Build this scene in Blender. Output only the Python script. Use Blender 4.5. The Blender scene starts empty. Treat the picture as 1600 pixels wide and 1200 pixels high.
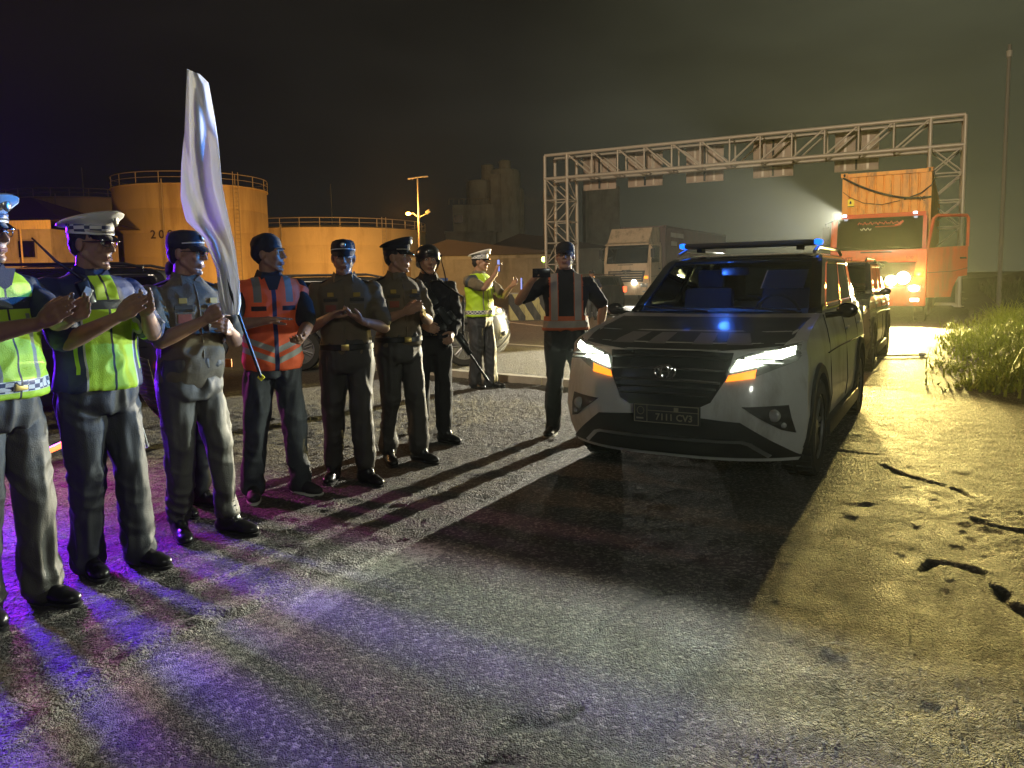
import bpy, bmesh, math, random
import numpy as np
from mathutils import Vector, Matrix
random.seed(7)
SC = bpy.context.scene
COL = SC.collection
R = math.radians

# ------------------------------------------------------------------ camera
PITCH, ROLL, CAMZ = R(5.5), R(1.0), 1.42
F_ = Vector((0, math.cos(PITCH), -math.sin(PITCH)))
U0 = Vector((0, math.sin(PITCH), math.cos(PITCH)))
X0 = Vector((1, 0, 0))
RV = X0 * math.cos(ROLL) - U0 * math.sin(ROLL)
UV = U0 * math.cos(ROLL) + X0 * math.sin(ROLL)
cam_data = bpy.data.cameras.new('camera')
cam = bpy.data.objects.new('camera', cam_data)
COL.objects.link(cam)
cam.matrix_world = Matrix(((RV.x, UV.x, -F_.x, 0), (RV.y, UV.y, -F_.y, 0), (RV.z, UV.z, -F_.z, CAMZ), (0, 0, 0, 1)))
cam_data.sensor_width = 36
cam_data.lens = 27
cam_data.shift_y = -0.03
cam_data.clip_start = 0.05
cam_data.clip_end = 3000
SC.camera = cam

def G(px, py, z=0.0):
    """world point at height z seen at a pixel of the 1600x1200 photograph (used to survey the ground)"""
    d = F_ + RV * ((px - 800) / 1200) - UV * ((py - 552.5) / 1200)
    t = (z - CAMZ) / d.z
    return Vector((d.x * t, d.y * t, z))
def A(px, py, Y):
    d = F_ + RV * ((px - 800) / 1200) - UV * ((py - 552.5) / 1200)
    t = Y / d.y
    return Vector((d.x * t, Y, CAMZ + d.z * t))

# ------------------------------------------------------------------ world
w = bpy.data.worlds.new('World')
SC.world = w
w.use_nodes = True
nt = w.node_tree
bg = nt.nodes['Background']
tc = nt.nodes.new('ShaderNodeTexCoord')
sep = nt.nodes.new('ShaderNodeSeparateXYZ')
nt.links.new(tc.outputs['Generated'], sep.inputs[0])
ramp = nt.nodes.new('ShaderNodeValToRGB')
ramp.color_ramp.elements[0].position = 0.22
ramp.color_ramp.elements[0].color = (0.0030, 0.0024, 0.0024, 1)
ramp.color_ramp.elements[1].position = 0.78
ramp.color_ramp.elements[1].color = (0.050, 0.052, 0.032, 1)
el = ramp.color_ramp.elements.new(0.5); el.color = (0.0105, 0.0098, 0.0078, 1)
mr = nt.nodes.new('ShaderNodeMapRange')
mr.inputs['From Min'].default_value = -1; mr.inputs['From Max'].default_value = 1
nt.links.new(sep.outputs['X'], mr.inputs['Value'])
nz = nt.nodes.new('ShaderNodeTexNoise'); nz.inputs['Scale'].default_value = 2.6; nz.inputs['Detail'].default_value = 5
mp = nt.nodes.new('ShaderNodeMapping'); mp.inputs['Scale'].default_value = (1, 1, 3.2)
nt.links.new(tc.outputs['Generated'], mp.inputs[0]); nt.links.new(mp.outputs[0], nz.inputs['Vector'])
nt.links.new(mr.outputs[0], ramp.inputs[0])
mr2 = nt.nodes.new('ShaderNodeMapRange')
mr2.inputs['From Min'].default_value = 0.38; mr2.inputs['From Max'].default_value = 0.72
mr2.inputs['To Min'].default_value = 0.85; mr2.inputs['To Max'].default_value = 1.45
nt.links.new(nz.outputs[0], mr2.inputs['Value'])
mul = nt.nodes.new('ShaderNodeVectorMath'); mul.operation = 'SCALE'
nt.links.new(ramp.outputs[0], mul.inputs[0]); nt.links.new(mr2.outputs[0], mul.inputs['Scale'])
nt.links.new(mul.outputs[0], bg.inputs['Color'])
bg.inputs['Strength'].default_value = 1.15

SC.view_settings.view_transform = 'Standard'
SC.view_settings.look = 'None'
SC.view_settings.gamma = 1
SC.view_settings.exposure = 0.0
SC.render.engine = 'CYCLES'
SC.cycles.use_denoising = True
SC.cycles.max_bounces = 7
SC.cycles.diffuse_bounces = 3
SC.cycles.glossy_bounces = 3
SC.cycles.transmission_bounces = 4
SC.cycles.transparent_max_bounces = 12
SC.cycles.volume_bounces = 0
SC.cycles.caustics_reflective = False
SC.cycles.caustics_refractive = False
SC.cycles.sample_clamp_indirect = 3.0
SC.cycles.sample_clamp_direct = 0

# ------------------------------------------------------------------ shader helpers
class X:
    """a tiny expression wrapper round shader sockets"""
    def __init__(s, nt, sock): s.nt, s.s = nt, sock
    def op(s, o, *a):
        n = s.nt.nodes.new('ShaderNodeMath'); n.operation = o
        for i, v in enumerate((s,) + a):
            if isinstance(v, X): s.nt.links.new(v.s, n.inputs[i])
            else: n.inputs[i].default_value = v
        return X(s.nt, n.outputs[0])
    def __add__(s, o): return s.op('ADD', o)
    __radd__ = __add__
    def __sub__(s, o): return s.op('SUBTRACT', o)
    def __mul__(s, o): return s.op('MULTIPLY', o)
    __rmul__ = __mul__
    def __lt__(s, o): return s.op('LESS_THAN', o)
    def __gt__(s, o): return s.op('GREATER_THAN', o)
    def abs(s): return s.op('ABSOLUTE')
    def min(s, o): return s.op('MINIMUM', o)
    def max(s, o): return s.op('MAXIMUM', o)
    def floor(s): return s.op('FLOOR')
    def mod(s, o): return s.op('FLOORED_MODULO', o)
    def btw(s, a, b): return (s > a) * (s < b)

def rgb(c):
    return (c[0], c[1], c[2], 1)

def mat(name, col=(.5, .5, .5), rough=.6, metal=0, bump=0, bscale=60, var=0, vscale=6, coat=0, emit=None, estr=0, alpha=None,
        pattern=None, spec=None, stretch=None, dirt=None):
    m = bpy.data.materials.new(name); m.use_nodes = True
    nt = m.node_tree; b = nt.nodes['Principled BSDF']
    b.inputs['Base Color'].default_value = rgb(col)
    b.inputs['Roughness'].default_value = rough
    b.inputs['Metallic'].default_value = metal
    if coat: b.inputs['Coat Weight'].default_value = coat; b.inputs['Coat Roughness'].default_value = .08
    if spec is not None: b.inputs['Specular IOR Level'].default_value = spec
    if emit: b.inputs['Emission Color'].default_value = rgb(emit); b.inputs['Emission Strength'].default_value = estr
    tc = nt.nodes.new('ShaderNodeTexCoord'); obj = tc.outputs['Object']
    src = obj
    if stretch:
        mp = nt.nodes.new('ShaderNodeMapping'); mp.inputs['Scale'].default_value = stretch
        nt.links.new(obj, mp.inputs[0]); src = mp.outputs[0]
    base = None
    if pattern:
        s = nt.nodes.new('ShaderNodeSeparateXYZ'); nt.links.new(obj, s.inputs[0])
        xx, yy, zz = (X(nt, s.outputs[i]) for i in range(3))
        cur = None; curv = rgb(col)
        for mask, c in pattern(xx, yy, zz):
            mx = nt.nodes.new('ShaderNodeMix'); mx.data_type = 'RGBA'
            nt.links.new(mask.s, mx.inputs[0])
            if cur is None: mx.inputs[6].default_value = curv
            else: nt.links.new(cur, mx.inputs[6])
            mx.inputs[7].default_value = rgb(c); cur = mx.outputs[2]
        base = cur
    if var:
        n = nt.nodes.new('ShaderNodeTexNoise'); n.inputs['Scale'].default_value = vscale; n.inputs['Detail'].default_value = 6
        n.inputs['Roughness'].default_value = .65
        nt.links.new(src, n.inputs['Vector'])
        r = nt.nodes.new('ShaderNodeMapRange'); r.inputs['From Min'].default_value = .3; r.inputs['From Max'].default_value = .7
        r.inputs['To Min'].default_value = 1 - var; r.inputs['To Max'].default_value = 1 + var
        nt.links.new(n.outputs[0], r.inputs['Value'])
        v = nt.nodes.new('ShaderNodeVectorMath'); v.operation = 'SCALE'
        if base is None: v.inputs[0].default_value = col[:3]
        else: nt.links.new(base, v.inputs[0])
        nt.links.new(r.outputs[0], v.inputs['Scale']); base = v.outputs[0]
        rr = nt.nodes.new('ShaderNodeMapRange'); rr.inputs['To Min'].default_value = max(0.03, rough - .12); rr.inputs['To Max'].default_value = min(1, rough + .12)
        nt.links.new(n.outputs[0], rr.inputs['Value']); nt.links.new(rr.outputs[0], b.inputs['Roughness'])
    if dirt:
        n = nt.nodes.new('ShaderNodeTexNoise'); n.inputs['Scale'].default_value = dirt[1]; n.inputs['Detail'].default_value = 8; n.inputs['Roughness'].default_value = .7
        mp2 = nt.nodes.new('ShaderNodeMapping'); mp2.inputs['Scale'].default_value = dirt[2] if len(dirt) > 2 else (1, 1, .25)
        nt.links.new(obj, mp2.inputs[0]); nt.links.new(mp2.outputs[0], n.inputs['Vector'])
        r = nt.nodes.new('ShaderNodeMapRange'); r.inputs['From Min'].default_value = .5; r.inputs['From Max'].default_value = .68
        r.inputs['To Max'].default_value = .8
        nt.links.new(n.outputs[0], r.inputs['Value'])
        mx = nt.nodes.new('ShaderNodeMix'); mx.data_type = 'RGBA'; nt.links.new(r.outputs[0], mx.inputs[0])
        if base is None: mx.inputs[6].default_value = rgb(col)
        else: nt.links.new(base, mx.inputs[6])
        mx.inputs[7].default_value = rgb(dirt[0]); base = mx.outputs[2]
    if base is not None: nt.links.new(base, b.inputs['Base Color'])
    if bump:
        n = nt.nodes.new('ShaderNodeTexNoise'); n.inputs['Scale'].default_value = bscale; n.inputs['Detail'].default_value = 4
        nt.links.new(src, n.inputs['Vector'])
        bp = nt.nodes.new('ShaderNodeBump'); bp.inputs['Strength'].default_value = bump; bp.inputs['Distance'].default_value = .01
        nt.links.new(n.outputs[0], bp.inputs['Height']); nt.links.new(bp.outputs[0], b.inputs['Normal'])
    return m

def glass_mat(name, tint=(.35, .4, .42), rough=.03, refl=.12):
    m = bpy.data.materials.new(name); m.use_nodes = True; nt = m.node_tree
    nt.nodes.remove(nt.nodes['Principled BSDF'])
    out = nt.nodes['Material Output']
    t = nt.nodes.new('ShaderNodeBsdfTransparent'); t.inputs[0].default_value = rgb(tint)
    g = nt.nodes.new('ShaderNodeBsdfGlossy'); g.inputs['Roughness'].default_value = rough; g.inputs[0].default_value = (.9, .9, .9, 1)
    f = nt.nodes.new('ShaderNodeFresnel'); f.inputs[0].default_value = 1.5
    a = nt.nodes.new('ShaderNodeMath'); a.operation = 'ADD'; a.inputs[1].default_value = refl; a.use_clamp = True
    nt.links.new(f.outputs[0], a.inputs[0])
    mx = nt.nodes.new('ShaderNodeMixShader'); nt.links.new(a.outputs[0], mx.inputs[0])
    nt.links.new(t.outputs[0], mx.inputs[1]); nt.links.new(g.outputs[0], mx.inputs[2])
    nt.links.new(mx.outputs[0], out.inputs[0])
    return m

# ------------------------------------------------------------------ numpy value noise
_rng = np.random.RandomState(3)
_T = _rng.rand(64, 64, 64).astype(np.float32) * 2 - 1
def vnoise(P, seed=0):
    P = np.asarray(P, dtype=np.float64) + seed * 17.31
    i = np.floor(P).astype(int); f = P - i; f = f * f * (3 - 2 * f)
    i0 = i & 63; i1 = (i + 1) & 63
    x0, y0, z0 = i0[:, 0], i0[:, 1], i0[:, 2]; x1, y1, z1 = i1[:, 0], i1[:, 1], i1[:, 2]
    fx, fy, fz = f[:, 0], f[:, 1], f[:, 2]
    def L(a, b, t): return a + (b - a) * t
    return L(L(L(_T[x0, y0, z0], _T[x1, y0, z0], fx), L(_T[x0, y1, z0], _T[x1, y1, z0], fx), fy),
             L(L(_T[x0, y0, z1], _T[x1, y0, z1], fx), L(_T[x0, y1, z1], _T[x1, y1, z1], fx), fy), fz)
def fbm(P, oct=4, seed=0):
    P = np.asarray(P, dtype=np.float64); s = 0; a = 1; t = 0
    for k in range(oct):
        s = s + a * vnoise(P * (2 ** k), seed + k); t += a; a *= .5
    return s / t

# ------------------------------------------------------------------ object helpers
def tag(o, label=None, cat=None, group=None, kind=None):
    if label: o['label'] = label
    if cat: o['category'] = cat
    if group: o['group'] = group
    if kind: o['kind'] = kind
    return o
def thing(name, label, cat, loc=(0, 0, 0), rz=0, group=None, scale=1):
    o = bpy.data.objects.new(name, None); COL.objects.link(o)
    o.location = loc; o.rotation_euler = (0, 0, rz); o.scale = (scale,) * 3
    o.empty_display_size = .2
    return tag(o, label, cat, group)
def link(name, me, parent=None, mats=None, smooth=False):
    o = bpy.data.objects.new(name, me)
    COL.objects.link(o)
    if mats is not None:
        for m in (mats if isinstance(mats, (list, tuple)) else [mats]): me.materials.append(m)
    if parent is not None: o.parent = parent
    if smooth: me.polygons.foreach_set('use_smooth', [True] * len(me.polygons))
    return o

class MB:
    """collects closed shapes; build() links them as one mesh object"""
    def __init__(s): s.v = []; s.f = []; s.mi = []; s.cur = 0
    def add(s, vs, fs):
        o = len(s.v); s.v += [tuple(v) for v in vs]
        s.f += [tuple(i + o for i in f) for f in fs]; s.mi += [s.cur] * len(fs); return s
    def box(s, c, size, rot=None, bev=0):
        hx, hy, hz = size[0] / 2, size[1] / 2, size[2] / 2
        if bev <= 0:
            vs = [Vector((x, y, z)) for z in (-hz, hz) for y in (-hy, hy) for x in (-hx, hx)]
            fs = [(0, 2, 3, 1), (4, 5, 7, 6), (0, 1, 5, 4), (2, 6, 7, 3), (0, 4, 6, 2), (1, 3, 7, 5)]
        else:
            bm = bmesh.new(); bmesh.ops.create_cube(bm, size=1)
            for v in bm.verts: v.co = Vector((v.co.x * size[0], v.co.y * size[1], v.co.z * size[2]))
            bmesh.ops.bevel(bm, geom=bm.edges[:], offset=bev, segments=2, affect='EDGES', profile=.6)
            bm.verts.index_update(); vs = [v.co.copy() for v in bm.verts]; fs = [[v.index for v in f.verts] for f in bm.faces]; bm.free()
        if rot is not None: vs = [rot @ v for v in vs]
        c = Vector(c)
        return s.add([v + c for v in vs], fs)
    def tube(s, pts, r, n=8, caps=True):
        pts = [Vector(p) for p in pts]; rs = r if isinstance(r, (list, tuple)) else [r] * len(pts)
        rings = []; prev = None
        for i, p in enumerate(pts):
            d = (pts[min(i + 1, len(pts) - 1)] - pts[max(i - 1, 0)])
            if d.length < 1e-9: d = Vector((0, 0, 1))
            d.normalize()
            if prev is None:
                a = Vector((0, 0, 1)) if abs(d.z) < .9 else Vector((1, 0, 0)); u = d.cross(a).normalized()
            else:
                u = (prev - d * prev.dot(d)); u = u.normalized() if u.length > 1e-6 else d.orthogonal().normalized()
            prev = u; v = d.cross(u)
            rings.append([p + (u * math.cos(2 * math.pi * k / n) + v * math.sin(2 * math.pi * k / n)) * rs[i] for k in range(n)])
        vs = [q for rg in rings for q in rg]; fs = []
        for i in range(len(rings) - 1):
            for k in range(n):
                a, b = i * n + k, i * n + (k + 1) % n; fs.append((a, b, b + n, a + n))
        if caps: fs.append(tuple(range(n))[::-1]); fs.append(tuple(range(len(vs) - n, len(vs))))
        return s.add(vs, fs)
    def loft(s, rings, caps=True, closed=True):
        n = len(rings[0]); vs = [q for rg in rings for q in rg]; fs = []
        for i in range(len(rings) - 1):
            for k in range(n if closed else n - 1):
                a, b = i * n + k, i * n + (k + 1) % n; fs.append((a, b, b + n, a + n))
        if caps and closed: fs.append(tuple(range(n))[::-1]); fs.append(tuple(range(len(vs) - n, len(vs))))
        return s.add(vs, fs)
    def lathe(s, prof, c=(0, 0, 0), n=24, sx=1, sy=1, rot=None, caps=True):
        rings = []
        for r, z in prof:
            rings.append([Vector((r * sx * math.cos(2 * math.pi * k / n), r * sy * math.sin(2 * math.pi * k / n), z)) for k in range(n)])
        c = Vector(c)
        rings = [[(rot @ q if rot is not None else q) + c for q in rg] for rg in rings]
        return s.loft(rings, caps)
    def ell(s, c, rad, rot=None, n=16, m=10):
        prof = [(max(math.sin(math.pi * (i + .0) / m), .02), -math.cos(math.pi * i / m)) for i in range(m + 1)]
        rings = [[Vector((r * rad[0] * math.cos(2 * math.pi * k / n), r * rad[1] * math.sin(2 * math.pi * k / n), z * rad[2])) for k in range(n)] for r, z in prof]
        c = Vector(c)
        rings = [[(rot @ q if rot is not None else q) + c for q in rg] for rg in rings]
        return s.loft(rings)
    def cap(s, a, b, ra, rb, n=12):
        a, b = Vector(a), Vector(b); d = (b - a); L = d.length
        if L < 1e-6: return s.ell(a, (ra,) * 3)
        d.normalize(); pts = []; rs = []
        for k in range(5):
            t = math.pi / 2 * k / 4; pts.append(a - d * ra * math.cos(t)); rs.append(max(ra * math.sin(t), ra * .05))
        for k in range(4, -1, -1):
            t = math.pi / 2 * k / 4; pts.append(b + d * rb * math.cos(t)); rs.append(max(rb * math.sin(t), rb * .05))
        return s.tube(pts, rs, n)
    def prism(s, poly, a, b, axis='y'):
        """polygon in the two other axes, extruded from a to b along axis"""
        def P(p, t):
            return {'x': (t, p[0], p[1]), 'y': (p[0], t, p[1]), 'z': (p[0], p[1], t)}[axis]
        n = len(poly); vs = [P(p, a) for p in poly] + [P(p, b) for p in poly]
        fs = [tuple(range(n)), tuple(range(2 * n - 1, n - 1, -1))] + [(k, k + n, (k + 1) % n + n, (k + 1) % n) for k in range(n)]
        return s.add(vs, fs)
    def mesh(s, name='mesh', fix=True):
        me = bpy.data.meshes.new(name); me.from_pydata([tuple(v) for v in s.v], [], s.f)
        if fix and s.f:
            bm = bmesh.new(); bm.from_mesh(me); bmesh.ops.recalc_face_normals(bm, faces=bm.faces[:]); bm.to_mesh(me); bm.free()
        return me
    def build(s, name, mats, parent=None, smooth=False, label=None, bevel=0):
        me = s.mesh(name); 
        o = link(name, me, parent, mats, smooth)
        if len(me.materials) > 1: me.polygons.foreach_set('material_index', s.mi)
        if smooth: me.set_sharp_from_angle(angle=R(42))
        if label: o['label'] = label
        return o

def remesh(mb, voxel, smooth=2, fac=.5):
    """one continuous skin over overlapping shapes"""
    me = mb.mesh('tmp'); o = bpy.data.objects.new('tmp', me); COL.objects.link(o)
    m = o.modifiers.new('r', 'REMESH'); m.mode = 'VOXEL'; m.voxel_size = voxel; m.use_smooth_shade = True
    if smooth:
        k = o.modifiers.new('s', 'SMOOTH'); k.iterations = smooth; k.factor = fac
    dg = bpy.context.evaluated_depsgraph_get()
    out = bpy.data.meshes.new_from_object(o.evaluated_get(dg))
    bpy.data.objects.remove(o); bpy.data.meshes.remove(me)
    return out
def displace(me, fn):
    n = len(me.vertices); co = np.empty(n * 3, np.float32); me.vertices.foreach_get('co', co); co = co.reshape(-1, 3)
    nr = np.empty(n * 3, np.float32); me.vertices.foreach_get('normal', nr); nr = nr.reshape(-1, 3)
    co = co + nr * fn(co.astype(np.float64), nr)[:, None]
    me.vertices.foreach_set('co', co.astype(np.float32).ravel()); me.update()
def text_mesh(txt, size, depth=.002, bold=0.0):
    c = bpy.data.curves.new('t', 'FONT'); c.body = txt; c.size = size; c.extrude = depth; c.align_x = 'CENTER'; c.align_y = 'CENTER'; c.offset = bold
    c.resolution_u = 3
    o = bpy.data.objects.new('t', c); COL.objects.link(o)
    dg = bpy.context.evaluated_depsgraph_get()
    me = bpy.data.meshes.new_from_object(o.evaluated_get(dg)); bpy.data.objects.remove(o); bpy.data.curves.remove(c)
    return me
def lamp(name, kind, loc, energy, col, size=.05, direction=None, spot=60, blend=.3, parent=None):
    l = bpy.data.lights.new(name, kind); l.energy = energy; l.color = col
    if kind in ('POINT', 'SPOT'): l.shadow_soft_size = size
    if kind == 'SPOT': l.spot_size = R(spot); l.spot_blend = blend
    o = bpy.data.objects.new(name, l); COL.objects.link(o); o.location = loc
    if direction is not None: o.rotation_euler = Vector(direction).to_track_quat('-Z', 'Y').to_euler()
    if parent is not None: o.parent = parent
    return o
# ------------------------------------------------------------------ ground
ROAD = R(30)
DV = Vector((math.sin(ROAD), math.cos(ROAD), 0)); RT = Vector((math.cos(ROAD), -math.sin(ROAD), 0))

def poly_w(px):
    return np.array([[G(*p).x, G(*p).y] for p in px])
def pdist(P, L):
    """distance to a polyline, and the signed side of it (left positive)"""
    best = np.full(len(P), 1e9); side = np.zeros(len(P)); tt = np.zeros(len(P))
    for k in range(len(L) - 1):
        a, b = L[k], L[k + 1]; ab = b - a; l2 = (ab ** 2).sum()
        t = np.clip(((P - a) @ ab) / l2, 0, 1); q = a + t[:, None] * ab; d = np.sqrt(((P - q) ** 2).sum(1))
        s = ab[0] * (P[:, 1] - a[1]) - ab[1] * (P[:, 0] - a[0])
        m = d < best; best[m] = d[m]; side[m] = np.sign(s[m]); tt[m] = k + t[m]
    return best, side, tt / (len(L) - 1)

cracks = [
    ([(1270, 703), (1330, 706), (1385, 712)], .018, .02),
    ([(1365, 722), (1400, 737), (1465, 757), (1500, 770), (1538, 786)], .03, .035),
    ([(1508, 806), (1530, 818), (1562, 826), (1640, 842)], .03, .03),
    ([(1436, 900), (1462, 880), (1500, 884), (1555, 902)], .03, .03),
    ([(1545, 910), (1565, 935), (1600, 958), (1680, 990)], .028, .035),
    ([(1090, 932), (1040, 928), (1005, 938), (985, 952), (945, 975), (922, 1002), (905, 1030)], .009, .012),
    ([(920, 1090), (900, 1112), (865, 1127), (800, 1132), (770, 1155)], .011, .02),
    ([(830, 1180), (770, 1190), (740, 1215)], .012, .02),
    ([(430, 852), (455, 850), (472, 858), (478, 872)], .012, .015),
    ([(1140, 560), (1180, 572)], .01, .01),
    ([(800, 685), (835, 672), (880, 668)], .012, .012),
]
lips = [([(-120, 1250), (0, 1185), (120, 1095), (240, 1015), (330, 965), (430, 935), (520, 905), (600, 872), (660, 848)], .018),
        ([(240, 950), (300, 920), (350, 885), (420, 855), (440, 850)], .012),
        ([(380, 838), (450, 832), (520, 815), (600, 795), (640, 785)], .012),
        ([(668, 690), (700, 678), (740, 655), (790, 640), (818, 622)], .018),
        ([(60, 905), (0, 930), (-60, 960)], .012)]
PATCH = poly_w([(-400, 1420), (0, 1185), (240, 1015), (430, 935), (660, 848), (900, 705), (1100, 600), (1200, 545)])
LINE = poly_w([(-150, 1330), (60, 1190), (240, 1080), (430, 985), (530, 915), (660, 862)])

def axis(lo, hi, step, far_lo, far_hi, g=1.16):
    a = list(np.arange(lo, hi, step)); s = step; x = a[-1]
    while x < far_hi: s *= g; x += s; a.append(x)
    s = step; x = a[0]; b = []
    while x > far_lo: s *= g; x -= s; b.append(x)
    return np.array(b[::-1] + a)
gx = axis(-3.6, 4.6, .024, -700, 900); gy = axis(1.2, 8.6, .026, -40, 1600)
GX, GY = np.meshgrid(gx, gy); P2 = np.stack([GX.ravel(), GY.ravel()], 1)
P3 = np.concatenate([P2, np.zeros((len(P2), 1))], 1)
dist_cam = np.hypot(P2[:, 0], P2[:, 1]); near = np.clip((14 - dist_cam) / 4, 0, 1)
dpt, spt, _ = pdist(P2, PATCH)
left = np.clip(.5 + spt * dpt / .05, 0, 1)
right_soil = np.clip((P2 @ np.array([RT.x, RT.y]) - 4.15 + .5 * fbm(P3 * .8, 3, 5)) / .8, 0, 1) * np.clip((dist_cam - 4) / 3, 0, 1)
h = .010 * fbm(P3 * .9, 2, 1) + .004 * vnoise(P3 * 9, 2)
h += left * (.006 + (.010 * fbm(P3 * 22, 2, 3) + .006 * vnoise(P3 * 6.0, 9)))
h += (1 - left) * .0018 * vnoise(P3 * 30, 4)
rot = np.stack([P3[:, 0] * 1.5 + P3[:, 1] * .3, P3[:, 1] * 5 - P3[:, 0] * 1.2, P3[:, 2]], 1)
h += right_soil * (.05 * np.abs(fbm(rot * 1.3, 3, 7)) + .015 * vnoise(P3 * 13, 8))
rr_ = np.clip((P2[:, 0] - 1.6) / .6, 0, 1) * np.clip((P2[:, 1] - 2) / 1, 0, 1)
h += rr_ * (.0026 * np.clip(fbm(P3 * np.array([26, 32, 1]), 2, 11), -.3, 1) + .0012 * vnoise(P3 * 5, 12)) + rr_ * .011 * np.abs(fbm(P3 * 20, 2, 31)) * np.exp(-(((P2[:, 0] - 2.75) / .55) ** 2 + ((P2[:, 1] - 4.15) / .75) ** 2))
h *= near
crk = np.zeros(len(P2)); idx = np.where(dist_cam < 13)[0]
Pw = P2[idx] + .022 * np.stack([1.3 * vnoise(P3[idx] * 5, 21) + .8 * vnoise(P3[idx] * 24, 25), 1.3 * vnoise(P3[idx] * 5, 22) + .8 * vnoise(P3[idx] * 24, 26)], 1)
for L, wd, dp in cracks:
    wd = max(wd * .38, .015); dp *= .8; d, s, t = pdist(Pw, poly_w(L))
    taper = np.clip(np.minimum(t, 1 - t) * 6, .25, 1)
    g_ = np.exp(-(d / (wd * taper)) ** 2); h[idx] -= dp * g_ * taper; crk[idx] = np.maximum(crk[idx], np.clip(g_ * 1.4, 0, 1))
for L, am in lips:
    d, s, t = pdist(Pw, poly_w(L)); e = np.clip(np.minimum(t, 1 - t) * 5, 0, 1)
    am = am * (.55 + .45 * vnoise(P3[idx] * 3.1, 41)); h[idx] += e * am * np.exp(-(d / .085) ** 2) * (s > 0) + e * am * .8 * np.exp(-(d / .05) ** 2) * (s <= 0)
paint = np.zeros(len(P2)); d, s, t = pdist(Pw, LINE)
paint[idx] = np.clip((.12 - d) / .03, 0, 1) * (t > .01)
me = bpy.data.meshes.new('road'); nx, ny = len(gx), len(gy)
co = np.stack([P2[:, 0], P2[:, 1], h], 1).astype(np.float32)
i = np.arange(nx * ny).reshape(ny, nx)
quads = np.stack([i[:-1, :-1].ravel(), i[:-1, 1:].ravel(), i[1:, 1:].ravel(), i[1:, :-1].ravel()], 1).astype(np.int32)
me.vertices.add(nx * ny); me.vertices.foreach_set('co', co.ravel())
me.loops.add(quads.size); me.loops.foreach_set('vertex_index', quads.ravel())
me.polygons.add(len(quads)); me.polygons.foreach_set('loop_start', np.arange(0, quads.size, 4, dtype=np.int32))
me.polygons.foreach_set('loop_total', np.full(len(quads), 4, np.int32))
me.update(calc_edges=True)
me.polygons.foreach_set('use_smooth', [True] * len(quads))
for nm, arr in (('crack', crk), ('paint', paint), ('rough_side', left), ('soil', right_soil)):
    at = me.attributes.new(nm, 'FLOAT', 'POINT'); at.data.foreach_set('value', arr.astype(np.float32))

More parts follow.
